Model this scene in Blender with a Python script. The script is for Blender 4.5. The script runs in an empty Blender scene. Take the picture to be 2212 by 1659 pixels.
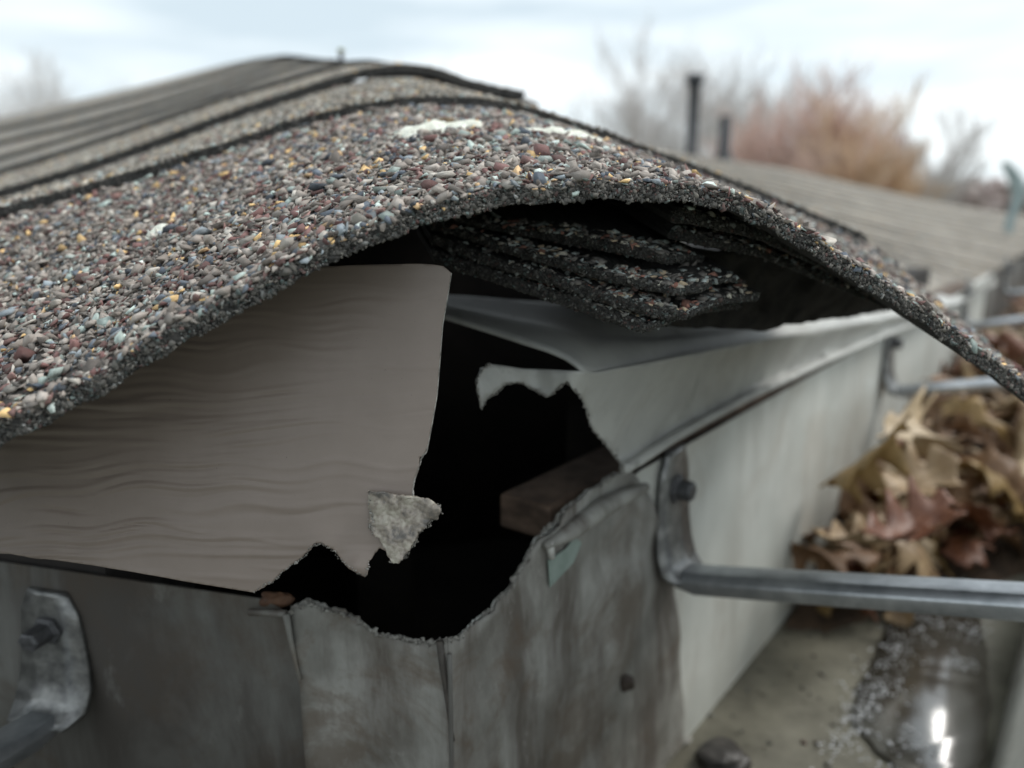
import bpy, math, random
import numpy as np
from mathutils import Vector, Matrix
from mathutils.geometry import delaunay_2d_cdt
random.seed(7); rng = np.random.default_rng(11)
SC = bpy.context.scene; COL = SC.collection
# ------------------------------------------------------------------ camera
PITCH = math.radians(13.0)
cam = bpy.data.cameras.new("camera"); camo = bpy.data.objects.new("camera", cam); COL.objects.link(camo)
camo.location = (0, 0, 0); camo.rotation_euler = (math.radians(90) - PITCH, 0, 0)
cam.lens = 28.0; cam.sensor_width = 36.0; cam.clip_start = 0.01; cam.clip_end = 3000
cam.dof.use_dof = True; cam.dof.focus_distance = 0.158; cam.dof.aperture_fstop = 10.5; cam.dof.aperture_blades = 0
SC.camera = camo
# ------------------------------------------------------------------ world + sun
SUN_EL, SUN_AZ = math.radians(48), math.radians(75)      # azimuth from +Y towards +X
w = bpy.data.worlds.new("World"); SC.world = w; w.use_nodes = True
nt = w.node_tree; nt.nodes.clear()
def N(nt, t, **k):
    n = nt.nodes.new(t)
    for a, b in k.items(): setattr(n, a, b)
    return n
out = N(nt, 'ShaderNodeOutputWorld'); bg = N(nt, 'ShaderNodeBackground'); bg.inputs[1].default_value = 0.1
sky = N(nt, 'ShaderNodeTexSky', sky_type='NISHITA'); sky.sun_disc = False
sky.sun_elevation = SUN_EL; sky.sun_rotation = SUN_AZ
tc = N(nt, 'ShaderNodeTexCoord'); mp = N(nt, 'ShaderNodeMapping'); mp.inputs['Scale'].default_value = (1.1, 1.1, 6.0)
mp.inputs['Rotation'].default_value = (0.0, math.radians(-9), 0.0)
no = N(nt, 'ShaderNodeTexNoise'); no.inputs['Scale'].default_value = 1.7; no.inputs['Detail'].default_value = 5; no.inputs['Roughness'].default_value = .5
cr = N(nt, 'ShaderNodeValToRGB')
cr.color_ramp.elements[0].position = .38; cr.color_ramp.elements[0].color = (.47, .55, .60, 1)
cr.color_ramp.elements[1].position = .58; cr.color_ramp.elements[1].color = (.74, .79, .81, 1)
sc1 = N(nt, 'ShaderNodeVectorMath', operation='SCALE'); sc1.inputs['Scale'].default_value = 10.3
mx = N(nt, 'ShaderNodeMixRGB'); mx.inputs[0].default_value = 0.93
L = nt.links.new
L(tc.outputs['Generated'], mp.inputs[0]); L(mp.outputs[0], no.inputs['Vector']); L(no.outputs['Fac'], cr.inputs[0])
L(cr.outputs[0], sc1.inputs[0]); L(sky.outputs[0], mx.inputs[1]); L(sc1.outputs[0], mx.inputs[2])
L(mx.outputs[0], bg.inputs[0]); L(bg.outputs[0], out.inputs[0])
sl = bpy.data.lights.new("sun", 'SUN'); sl.energy = 1.5; sl.angle = math.radians(25); sl.color = (1, .97, .92)
so = bpy.data.objects.new("sun", sl); COL.objects.link(so)
sd = Vector((math.sin(SUN_AZ) * math.cos(SUN_EL), math.cos(SUN_AZ) * math.cos(SUN_EL), math.sin(SUN_EL)))
so.rotation_euler = sd.to_track_quat('Z', 'Y').to_euler(); so.location = sd * 50
vs = SC.view_settings; vs.view_transform = 'Standard'; vs.look = 'None'; vs.exposure = 0.60; vs.gamma = 1.0
SC.cycles.max_bounces = 6; SC.cycles.diffuse_bounces = 4
# ------------------------------------------------------------------ geometry frame
F = 1720.0; CX, CY = 1106.0, 829.5
cp, sp = math.cos(PITCH), math.sin(PITCH)
def rays(p):
    p = np.asarray(p, float).reshape(-1, 2)
    a = (p[:, 0] - CX) / F; b = (CY - p[:, 1]) / F
    return np.stack([a, cp + b * sp, -sp + b * cp], 1)
def P(p, Z):
    return rays(p) * np.asarray(Z, float).reshape(-1, 1)
def onpl(p, n, d):
    r = rays(p); return r * (d / (r @ np.asarray(n, float)))[:, None]
a37 = math.radians(37); a75 = math.radians(75)
U = np.array([math.sin(a37), math.cos(a37), 0.]); NN = np.array([-math.cos(a37), math.sin(a37), 0.])   # right wall: direction, inward normal
V = np.array([-math.sin(a75), math.cos(a75), 0.]); MM = np.array([math.cos(a75), math.sin(a75), 0.])   # left wall
D0, E0 = .1126, .157
KV = np.array([-math.sin(math.radians(15)), math.cos(math.radians(15)), 0.]); PV = np.array([KV[1], -KV[0], 0.])
ZV = np.array([0, 0, 1.])
def solve2(d, e):
    A = np.array([NN[:2], MM[:2]]); x = np.linalg.solve(A, [d, e]); return np.array([x[0], x[1], 0.])
# ------------------------------------------------------------------ object helpers
def wloc(o):
    v = np.zeros(3)
    while o is not None: v = v + np.array(o.location); o = o.parent
    return v
def tag(o, label=None, cat=None, group=None, kind=None):
    if label: o['label'] = label
    if cat: o['category'] = cat
    if group: o['group'] = group
    if kind: o['kind'] = kind
    return o
def empty(name, loc, label, cat, group=None):
    o = bpy.data.objects.new(name, None); COL.objects.link(o); o.location = tuple(loc); o.empty_display_size = .02
    return tag(o, label, cat, group)
def mk(name, v, f, mat, parent=None, smooth=False, solid=0, mats=None, midx=None, offset=0):
    v = np.asarray(v, float)
    me = bpy.data.meshes.new(name)
    base = wloc(parent) if parent else (v.min(0) + v.max(0)) / 2
    vv = v - base
    if isinstance(f, np.ndarray):
        n, k = f.shape
        me.vertices.add(len(vv)); me.vertices.foreach_set('co', vv.astype(np.float32).ravel())
        me.loops.add(n * k); me.loops.foreach_set('vertex_index', f.astype(np.int32).ravel())
        me.polygons.add(n); me.polygons.foreach_set('loop_start', np.arange(0, n * k, k, dtype=np.int32))
        me.polygons.foreach_set('loop_total', np.full(n, k, dtype=np.int32))
        me.update(calc_edges=True); me.validate()
    else:
        me.from_pydata([tuple(x) for x in vv], [], f); me.update()
    for m in (mats or [mat]): me.materials.append(m)
    if midx is not None: me.polygons.foreach_set('material_index', np.asarray(midx, dtype=np.int32))
    if smooth: me.polygons.foreach_set('use_smooth', np.ones(len(me.polygons), bool))
    o = bpy.data.objects.new(name, me); COL.objects.link(o)
    if parent: o.parent = parent
    else: o.location = tuple(base)
    if solid:
        s = o.modifiers.new('solid', 'SOLIDIFY'); s.thickness = solid; s.offset = offset
    return o
def grid_faces(nu, nv, flip=False):
    i, j = np.meshgrid(np.arange(nu - 1), np.arange(nv - 1), indexing='ij'); a = (i * nv + j).ravel()
    q = np.stack([a, a + nv, a + nv + 1, a + 1], 1)
    return q[:, ::-1].copy() if flip else q
def loft(curves):
    c = np.array(curves); return c.reshape(-1, 3), grid_faces(c.shape[0], c.shape[1])
def box_pts(o, ax, ay, az):
    c = [o + ax * i + ay * j + az * k for i in (0, 1) for j in (0, 1) for k in (0, 1)]
    return np.array(c), [(0, 1, 3, 2), (4, 6, 7, 5), (0, 4, 5, 1), (2, 3, 7, 6), (0, 2, 6, 4), (1, 5, 7, 3)]
def join(parts):
    V_, F_, n = [], [], 0
    for v, f in parts:
        V_.append(np.asarray(v)); F_ += [tuple(int(x) + n for x in q) for q in f]; n += len(v)
    return np.concatenate(V_), F_
def bevel(o, wd, seg=2):
    b = o.modifiers.new('bevel', 'BEVEL'); b.width = wd; b.segments = seg; b.limit_method = 'ANGLE'; b.angle_limit = math.radians(35)
def resample(p, n):
    p = np.asarray(p, float); d = np.r_[0, np.cumsum(np.linalg.norm(np.diff(p, axis=0), axis=1))]
    t = np.linspace(0, d[-1], n); return np.stack([np.interp(t, d, p[:, k]) for k in range(p.shape[1])], 1)
def smoothc(p, it=6):
    p = p.copy()
    for _ in range(it): p[1:-1] = .25 * p[:-2] + .5 * p[1:-1] + .25 * p[2:]
    return p
def jag(p, step, amp, seed=0):
    """resample a polyline and rough it up across its own direction"""
    r = np.random.default_rng(seed); d = np.linalg.norm(np.diff(p, axis=0), axis=1).sum(); n = max(4, int(d / step)); q = resample(p, n)
    t = np.gradient(q, axis=0); t /= np.linalg.norm(t, axis=1)[:, None] + 1e-9; nr = np.stack([-t[:, 1], t[:, 0]], 1)
    a = r.normal(0, 1, n); b = np.interp(np.arange(n), np.arange(0, n + 4, 4), r.normal(0, 1, len(np.arange(0, n + 4, 4))))
    h = amp * (.45 * a + .8 * b); h[0] = h[-1] = 0
    return q + nr * h[:, None]
def cdt(poly, step):
    """triangulate a 2D polygon with interior points every step"""
    poly = np.asarray(poly, float); mn, mxx = poly.min(0), poly.max(0)
    if step:
        xs = np.arange(mn[0] + step / 2, mxx[0], step); ys = np.arange(mn[1] + step / 2, mxx[1], step)
        g = np.array([(x + (step / 2 if k % 2 else 0), y) for k, y in enumerate(ys) for x in xs])
        x, y = g[:, 0], g[:, 1]; ins = np.zeros(len(g), bool); j = len(poly) - 1
        dmin = np.full(len(g), 1e9)
        for i in range(len(poly)):
            xi, yi = poly[i]; xj, yj = poly[j]
            if yi != yj:
                c = ((yi > y) != (yj > y)) & (x < (xj - xi) * (y - yi) / (yj - yi) + xi); ins ^= c
            ab = poly[j] - poly[i]; tt = np.clip(((g - poly[i]) @ ab) / (ab @ ab + 1e-12), 0, 1)
            dmin = np.minimum(dmin, np.linalg.norm(g - (poly[i] + tt[:, None] * ab), axis=1)); j = i
        g = g[ins & (dmin > step * .35)]; pts = np.concatenate([poly, g])
    else: pts = poly
    n = len(poly)
    r = delaunay_2d_cdt([Vector(p) for p in pts], [(i, (i + 1) % n) for i in range(n)], [list(range(n))], 1, 1e-7)
    return np.array([tuple(v) for v in r[0]]), [tuple(f) for f in r[2]]
def fnoise(x, seed, n=24, kmax=1.0):
    """smooth pseudo-noise of points (m,d), frequencies up to kmax cycles per unit"""
    r = np.random.default_rng(seed); s = 0
    for i in range(n):
        k = r.normal(0, 1, x.shape[1]); k *= kmax * r.uniform(.15, 1) * 2 * math.pi / np.linalg.norm(k)
        s = s + np.sin(x @ k + r.uniform(0, 6.28)) / n ** .5
    return s
# ------------------------------------------------------------------ materials
def mat(name):
    m = bpy.data.materials.new(name); m.use_nodes = True; t = m.node_tree; b = t.nodes['Principled BSDF']; return m, t, b
def ramp(t, stops, interp='LINEAR'):
    r = N(t, 'ShaderNodeValToRGB'); r.color_ramp.interpolation = interp; e = r.color_ramp.elements
    while len(e) < len(stops): e.new(.5)
    for k, (p, c) in enumerate(stops): e[k].position = p; e[k].color = tuple(c) + (1,)
    return r
def noise(t, scale, detail=5, rough=.6, vec=(1, 1, 1), rot=(0, 0, 0), dist=0):
    c = N(t, 'ShaderNodeTexCoord'); m = N(t, 'ShaderNodeMapping'); m.inputs['Scale'].default_value = vec; m.inputs['Rotation'].default_value = rot
    n = N(t, 'ShaderNodeTexNoise'); n.inputs['Scale'].default_value = scale; n.inputs['Detail'].default_value = detail; n.inputs['Roughness'].default_value = rough
    n.inputs['Distortion'].default_value = dist
    t.links.new(c.outputs['Object'], m.inputs[0]); t.links.new(m.outputs[0], n.inputs['Vector']); return n
def bump(t, b, hsock, strength, dist):
    bp = N(t, 'ShaderNodeBump'); bp.inputs['Strength'].default_value = strength; bp.inputs['Distance'].default_value = dist
    t.links.new(hsock, bp.inputs['Height'])
    prev = b.inputs['Normal'].links
    if prev: t.links.new(prev[0].from_socket, bp.inputs['Normal'])
    t.links.new(bp.outputs[0], b.inputs['Normal'])
def simple(name, c0, c1, scale, rough=.7, metal=0, bs=.4, bd=.0005, vec=(1, 1, 1), bscale=None, lo=.35, hi=.65, detail=6):
    m, t, b = mat(name); n = noise(t, scale, detail, .6, vec); r = ramp(t, [(lo, c0), (hi, c1)])
    t.links.new(n.outputs['Fac'], r.inputs[0]); t.links.new(r.outputs[0], b.inputs['Base Color'])
    b.inputs['Roughness'].default_value = rough; b.inputs['Metallic'].default_value = metal
    if bs: bump(t, b, noise(t, bscale or scale * 3, 6, .65, vec).outputs['Fac'], bs, bd)
    return m
def island_mat(name, stops, rough=.92, dust=(.20, .18, .16), dfac=.25, bs=.5):
    m, t, b = mat(name); g = N(t, 'ShaderNodeNewGeometry'); r = ramp(t, stops, 'CONSTANT'); t.links.new(g.outputs['Random Per Island'], r.inputs[0])
    # second random from a scrambled copy of the first, for value variation
    mu = N(t, 'ShaderNodeMath', operation='MULTIPLY'); mu.inputs[1].default_value = 917.3; fr = N(t, 'ShaderNodeMath', operation='FRACT')
    mr = N(t, 'ShaderNodeMapRange'); mr.inputs['To Min'].default_value = .5; mr.inputs['To Max'].default_value = 1.55
    t.links.new(g.outputs['Random Per Island'], mu.inputs[0]); t.links.new(mu.outputs[0], fr.inputs[0]); t.links.new(fr.outputs[0], mr.inputs['Value'])
    hs = N(t, 'ShaderNodeHueSaturation'); t.links.new(r.outputs[0], hs.inputs['Color']); t.links.new(mr.outputs[0], hs.inputs['Value'])
    n = noise(t, 900, 4, .7); rr = ramp(t, [(.42, (0, 0, 0)), (.7, (1, 1, 1))]); t.links.new(n.outputs['Fac'], rr.inputs[0])
    ml = N(t, 'ShaderNodeMath', operation='MULTIPLY'); ml.inputs[1].default_value = dfac; t.links.new(rr.outputs[0], ml.inputs[0])
    mx = N(t, 'ShaderNodeMixRGB'); mx.inputs[2].default_value = tuple(dust) + (1,); t.links.new(ml.outputs[0], mx.inputs[0]); t.links.new(hs.outputs[0], mx.inputs[1])
    t.links.new(mx.outputs[0], b.inputs['Base Color']); b.inputs['Roughness'].default_value = rough
    bump(t, b, noise(t, 1800, 4, .7).outputs['Fac'], bs, .0004); return m
GR = [(0, (.165, .142, .125)), (.22, (.21, .185, .165)), (.42, (.13, .112, .100)), (.54, (.25, .23, .205)), (.62, (.10, .052, .048)), (.735, (.145, .085, .076)),
      (.785, (.06, .07, .085)), (.855, (.16, .18, .195)), (.895, (.23, .27, .25)), (.945, (.35, .39, .365)), (.962, (.42, .28, .13)), (.99, (.34, .23, .13))]
GR = [(p, tuple(min(.85, x * 1.75) for x in c)) for p, c in GR]
M_gran = island_mat('stone_granules', GR)
GR2 = [(0, (.26, .24, .21)), (.3, (.20, .185, .165)), (.5, (.33, .30, .25)), (.7, (.12, .11, .10)), (.8, (.28, .22, .16)), (.88, (.30, .34, .33)), (.94, (.5, .34, .15)), (.97, (.16, .08, .07))]
GR2 = [(p, tuple(min(.85, x * 1.3) for x in c)) for p, c in GR2]
M_gran2 = island_mat('weathered_granules', GR2)
M_grit = island_mat('tarred_grit', [(0, (.04, .038, .035)), (.3, (.025, .024, .023)), (.5, (.065, .062, .056)), (.70, (.11, .105, .095)), (.84, (.07, .04, .035)), (.90, (.06, .085, .08)), (.96, (.19, .20, .19))], dust=(.10, .095, .085), dfac=.5)
M_grit2 = island_mat('lit_tip_granules', [(0, (.22, .20, .18)), (.25, (.12, .11, .10)), (.42, (.36, .40, .38)), (.70, (.48, .45, .38)), (.85, (.34, .16, .12)), (.93, (.55, .43, .29))], dust=(.12, .11, .10), dfac=.4)  # stone colours raised so the tips of the cut stack look lit
def tar_mat(name, c0, c1, sc_=700):
    m, t, b = mat(name); n = noise(t, sc_, 7, .7); r = ramp(t, [(.3, c0), (.72, c1)]); t.links.new(n.outputs['Fac'], r.inputs[0]); t.links.new(r.outputs[0], b.inputs['Base Color'])
    b.inputs['Roughness'].default_value = .85; bump(t, b, noise(t, 900, 8, .75).outputs['Fac'], 1.0, .0012); bump(t, b, noise(t, 350, 4, .6).outputs['Fac'], .6, .002); return m
M_tar = tar_mat('shingle_asphalt', (.012, .012, .012), (.075, .07, .064))
M_bed = tar_mat('granule_bed', (.05, .044, .04), (.15, .13, .115))
M_edge = island_mat('dusty_edge_grit', [(0, (.085, .08, .072)), (.3, (.04, .038, .035)), (.55, (.12, .112, .10)), (.74, (.18, .165, .145)), (.84, (.10, .055, .05)), (.89, (.09, .115, .11)), (.96, (.26, .26, .25))], dust=(.10, .095, .088), dfac=.5)
def shingle_far(name):
    m, t, b = mat(name)
    v = N(t, 'ShaderNodeTexVoronoi'); v.inputs['Scale'].default_value = 420; c = N(t, 'ShaderNodeTexCoord'); t.links.new(c.outputs['Object'], v.inputs['Vector'])
    sep = N(t, 'ShaderNodeSeparateColor'); t.links.new(v.outputs['Color'], sep.inputs[0])
    r = ramp(t, GR2, 'CONSTANT'); t.links.new(sep.outputs[0], r.inputs[0])
    n = noise(t, 9, 6, .65); r2 = ramp(t, [(.35, (.30, .30, .30)), (.65, (1, 1, 1))]); t.links.new(n.outputs['Fac'], r2.inputs[0])
    mx = N(t, 'ShaderNodeMixRGB', blend_type='MULTIPLY'); mx.inputs[0].default_value = .8; t.links.new(r.outputs[0], mx.inputs[1]); t.links.new(r2.outputs[0], mx.inputs[2])
    t.links.new(mx.outputs[0], b.inputs['Base Color']); b.inputs['Roughness'].default_value = .9
    bump(t, b, v.outputs['Distance'], .6, .001); return m
M_far = shingle_far('weathered_roof_shingles')
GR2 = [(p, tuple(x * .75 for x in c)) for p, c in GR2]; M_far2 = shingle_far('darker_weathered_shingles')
def tan_sheet():
    m, t, b = mat('embossed_tan_aluminium')
    n = noise(t, 60, 6, .6); r = ramp(t, [(.3, (.188, .148, .122)), (.7, (.224, .180, .152))]); t.links.new(n.outputs['Fac'], r.inputs[0])
    sp_ = noise(t, 1500, 3, .6); rs = ramp(t, [(.70, (1, 1, 1)), (.76, (.62, .58, .55))]); t.links.new(sp_.outputs['Fac'], rs.inputs[0])
    mx = N(t, 'ShaderNodeMixRGB', blend_type='MULTIPLY'); mx.inputs[0].default_value = 1; t.links.new(r.outputs[0], mx.inputs[1]); t.links.new(rs.outputs[0], mx.inputs[2])
    t.links.new(mx.outputs[0], b.inputs['Base Color']); b.inputs['Roughness'].default_value = .42; b.inputs['Specular IOR Level'].default_value = .5
    bump(t, b, noise(t, 1, 2, .4, (900, 900, 5000)).outputs['Fac'], .12, .0001); return m
M_tan = tan_sheet()
def painted(name, c0, c1, dirt, sc_=40, streak=True, rough=.45, lo=.5, hi=.68, amt=.85, metal=0.0, blot=.6):
    m, t, b = mat(name); n = noise(t, sc_, 5, .55); r = ramp(t, [(.35, c0), (.65, c1)]); t.links.new(n.outputs['Fac'], r.inputs[0])
    d = noise(t, sc_ * .7, 9, .68, (1, 1, .22) if streak else (1, 1, 1), dist=.4); rd = ramp(t, [(lo, (0, 0, 0)), (hi, (1, 1, 1))]); t.links.new(d.outputs['Fac'], rd.inputs[0])
    ml = N(t, 'ShaderNodeMath', operation='MULTIPLY'); ml.inputs[1].default_value = amt; t.links.new(rd.outputs[0], ml.inputs[0])
    mx = N(t, 'ShaderNodeMixRGB'); t.links.new(ml.outputs[0], mx.inputs[0]); t.links.new(r.outputs[0], mx.inputs[1]); mx.inputs[2].default_value = tuple(dirt) + (1,)
    n4 = noise(t, sc_ * .45, 8, .72, dist=.8); r4 = ramp(t, [(.50, (0, 0, 0)), (.60, (1, 1, 1))]); t.links.new(n4.outputs['Fac'], r4.inputs[0])
    m4 = N(t, 'ShaderNodeMath', operation='MULTIPLY'); m4.inputs[1].default_value = blot; t.links.new(r4.outputs[0], m4.inputs[0]); mb = N(t, 'ShaderNodeMixRGB'); t.links.new(m4.outputs[0], mb.inputs[0]); t.links.new(mx.outputs[0], mb.inputs[1]); mb.inputs[2].default_value = tuple(x * f_ for x, f_ in zip(dirt, (1.25, 1.05, .85))) + (1,)
    n5 = noise(t, sc_ * 2.2, 9, .75, (1, 1, .5)); r5 = ramp(t, [(.60, (0, 0, 0)), (.70, (1, 1, 1))]); t.links.new(n5.outputs['Fac'], r5.inputs[0])
    m5 = N(t, 'ShaderNodeMath', operation='MULTIPLY'); m5.inputs[1].default_value = blot * .7; t.links.new(r5.outputs[0], m5.inputs[0]); mx = N(t, 'ShaderNodeMixRGB'); t.links.new(m5.outputs[0], mx.inputs[0]); t.links.new(mb.outputs[0], mx.inputs[1]); mx.inputs[2].default_value = tuple(min(.7, x * 1.35) for x in c1) + (1,)
    t.links.new(mx.outputs[0], b.inputs['Base Color'])
    rr = N(t, 'ShaderNodeMapRange'); rr.inputs['To Min'].default_value = rough; rr.inputs['To Max'].default_value = .85; t.links.new(rd.outputs[0], rr.inputs['Value']); t.links.new(rr.outputs[0], b.inputs['Roughness'])
    b.inputs['Metallic'].default_value = metal
    bump(t, b, noise(t, 500, 6, .7).outputs['Fac'], .25, .0004); return m
M_gut = painted('gutter_paint', (.50, .515, .48), (.60, .61, .57), (.19, .165, .13), 28, True, .45, .50, .78, .7, blot=.22)
M_mitre = painted('stained_gutter_corner', (.165, .160, .142), (.31, .305, .28), (.075, .06, .047), 48, True, .55, .43, .60, .85)
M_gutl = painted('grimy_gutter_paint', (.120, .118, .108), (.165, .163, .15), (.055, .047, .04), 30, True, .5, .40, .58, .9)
M_white = painted('chalky_white_aluminium', (.42, .42, .40), (.50, .50, .47), (.13, .12, .11), 60, False, .55, .60, .70, .8, blot=.18)
M_wood = simple('weathered_wood', (.05, .032, .022), (.15, .10, .07), 90, .85, 0, .6, .001, (1, 1, 3))
M_dark = simple('shade_black_timber', (.012, .010, .010), (.028, .023, .020), 30, .95, 0, .4, .002)  # timber colour taken near black, standing in for shade inside the hole
M_bare = simple('torn_bare_metal', (.16, .15, .135), (.50, .48, .44), 420, .45, .35, .9, .0012, bscale=900)
M_alu = simple('bare_aluminium', (.36, .38, .40), (.56, .58, .60), 120, .34, .85, .15, .0004, (1, 1, 1), 300)
M_alud = simple('dulled_aluminium', (.20, .20, .20), (.36, .36, .36), 150, .45, .7, .3, .0005)
M_alub = simple('grimy_bracket_metal', (.13, .13, .13), (.30, .30, .29), 200, .35, .75, .3, .0005)
M_screw = simple('dark_screw', (.06, .06, .062), (.14, .14, .145), 300, .5, .6, .3, .0004)
M_seal = simple('old_white_sealant', (.74, .74, .62), (.90, .91, .82), 300, .7, 0, .8, .001)
M_black = simple('black_vent_pipe', (.015, .017, .022), (.04, .043, .05), 20, .6, 0, .2, .001)
M_pale = simple('pale_green_pipe', (.20, .26, .26), (.32, .38, .37), 20, .5, 0, .2, .001)
M_bark = simple('hazed_tree_bark', (.40, .36, .34), (.55, .51, .49), 8, .9, 0, .5, .01)  # bark colour paled to stand in for haze
M_twig = simple('hazed_grey_twigs', (.50, .47, .45), (.66, .62, .60), 3, .9, 0, 0)  # this and the next two twig colours are paled, haze put into them
M_twigr = simple('hazed_red_brown_twigs', (.52, .36, .31), (.70, .52, .45), 2, .9, 0, 0)
M_twigo = simple('hazed_orange_brown_twigs', (.58, .41, .28), (.74, .56, .40), 2, .9, 0, 0)
M_grass = simple('lawn', (.05, .06, .03), (.11, .11, .06), .7, .95, 0, .3, .02)
M_wall = simple('house_siding', (.35, .34, .31), (.42, .41, .38), 6, .7, 0, .2, .001)
def floor_mat():
    m, t, b = mat('dirty_wet_gutter_floor'); n = noise(t, 22, 8, .65); r = ramp(t, [(.35, (.085, .08, .06)), (.6, (.19, .18, .14))]); t.links.new(n.outputs['Fac'], r.inputs[0])
    v = noise(t, 150, 2, .4); rv = ramp(t, [(.66, (1, 1, 1)), (.72, (.35, .33, .30))]); t.links.new(v.outputs['Fac'], rv.inputs[0])
    mx = N(t, 'ShaderNodeMixRGB', blend_type='MULTIPLY'); mx.inputs[0].default_value = 1; t.links.new(r.outputs[0], mx.inputs[1]); t.links.new(rv.outputs[0], mx.inputs[2])
    t.links.new(mx.outputs[0], b.inputs['Base Color']); b.inputs['Roughness'].default_value = .5
    bump(t, b, noise(t, 400, 6, .7).outputs['Fac'], .4, .0006); return m
M_floor = floor_mat()
m, t, b = mat('rain_water'); b.inputs['Base Color'].default_value = (.07, .06, .045, 1); b.inputs['Roughness'].default_value = .24; b.inputs['Metallic'].default_value = .0
b.inputs['Specular IOR Level'].default_value = 1.0; b.inputs['IOR'].default_value = 1.9; bump(t, b, noise(t, 160, 3, .5)  .outputs['Fac'], .15, .0006); M_water = m
def leaf_mat(name, c0, c1):
    m, t, b = mat(name); n = noise(t, 120, 5, .6); r = ramp(t, [(.3, c0), (.7, c1)]); t.links.new(n.outputs['Fac'], r.inputs[0]); t.links.new(r.outputs[0], b.inputs['Base Color'])
    b.inputs['Roughness'].default_value = .5; bump(t, b, noise(t, 300, 4, .6).outputs['Fac'], .5, .0008); return m
M_leaf = [leaf_mat('tan_leaf', (.22, .14, .075), (.40, .28, .155)), leaf_mat('brown_leaf', (.13, .07, .035), (.27, .15, .075)),
          leaf_mat('rust_leaf', (.10, .032, .014), (.19, .07, .03)), leaf_mat('ochre_leaf', (.21, .13, .04), (.33, .21, .08)), leaf_mat('pale_leaf', (.32, .23, .13), (.48, .36, .22))]
M_litter = simple('rotting_leaf_litter', (.03, .02, .014), (.12, .075, .045), 60, .8, 0, 1, .004)
# ------------------------------------------------------------------ granules
phi = (1 + 5 ** .5) / 2
ICO = np.array([(-1, phi, 0), (1, phi, 0), (-1, -phi, 0), (1, -phi, 0), (0, -1, phi), (0, 1, phi), (0, -1, -phi), (0, 1, -phi), (phi, 0, -1), (phi, 0, 1), (-phi, 0, -1), (-phi, 0, 1)]) / 1.902
ICF = np.array([(0, 11, 5), (0, 5, 1), (0, 1, 7), (0, 7, 10), (0, 10, 11), (1, 5, 9), (5, 11, 4), (11, 10, 2), (10, 7, 6), (7, 1, 8), (3, 9, 4), (3, 4, 2), (3, 2, 6), (3, 6, 8), (3, 8, 9), (4, 9, 5), (2, 4, 11), (6, 2, 10), (8, 6, 7), (9, 8, 1)])
import bmesh
PROT = []
for i in range(70):
    r = np.random.default_rng(100 + i); k = int(r.integers(8, 12)); v = r.normal(0, 1, (k, 3)); v /= np.linalg.norm(v, axis=1)[:, None]
    v = np.sign(v) * np.abs(v) ** .7 * r.uniform(.80, 1.15, (k, 1)) * np.array([1.05, r.uniform(.55, .95), r.uniform(.26, .52)])
    bm = bmesh.new(); [bm.verts.new(tuple(q)) for q in v]; h = bmesh.ops.convex_hull(bm, input=bm.verts); bmesh.ops.delete(bm, geom=list({g for g in h['geom_interior'] if isinstance(g, bmesh.types.BMVert)}), context='VERTS')
    bmesh.ops.recalc_face_normals(bm, faces=bm.faces); bm.verts.index_update(); PROT.append((np.array([tuple(q.co) for q in bm.verts]), np.array([[q.index for q in f.verts] for f in bm.faces]))); bm.free()
def granules(name, pos, nrm, size, mat_, parent, tilt=.45, kind=None):
    n = len(pos); size = np.broadcast_to(size, n)
    nr = nrm + rng.normal(0, tilt * .5, (n, 3)); nr /= np.linalg.norm(nr, axis=1)[:, None]
    a = rng.normal(0, 1, (n, 3)); x = a - (a * nr).sum(1)[:, None] * nr; x /= np.linalg.norm(x, axis=1)[:, None]; y = np.cross(nr, x)
    w_ = rng.integers(0, len(PROT), n); VV, FF, off = [], [], 0
    for k, (pv, pf) in enumerate(PROT):
        I = np.where(w_ == k)[0]
        if not len(I): continue
        p = pv[None] * size[I][:, None, None]
        v = p[:, :, 0:1] * x[I][:, None] + p[:, :, 1:2] * y[I][:, None] + p[:, :, 2:3] * nr[I][:, None] + pos[I][:, None]
        VV.append(v.reshape(-1, 3)); FF.append((pf[None] + (np.arange(len(I)) * len(pv))[:, None, None] + off).reshape(-1, 3)); off += len(I) * len(pv)
    o = mk(name, np.concatenate(VV), np.concatenate(FF), mat_, parent)
    if kind: o['kind'] = kind
    return o
def tri_sample(v, f, n):
    t = []
    for q in f:
        for i in range(1, len(q) - 1): t.append((q[0], q[i], q[i + 1]))
    t = np.array(t); A, B, C = v[t[:, 0]], v[t[:, 1]], v[t[:, 2]]; cr_ = np.cross(B - A, C - A); ar = np.linalg.norm(cr_, axis=1)
    k = rng.choice(len(t), n, p=ar / ar.sum()); a, b = rng.random(n), rng.random(n); sw = a + b > 1; a[sw], b[sw] = 1 - a[sw], 1 - b[sw]
    return A[k] + (B - A)[k] * a[:, None] + (C - A)[k] * b[:, None], cr_[k] / ar[k][:, None]
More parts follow.
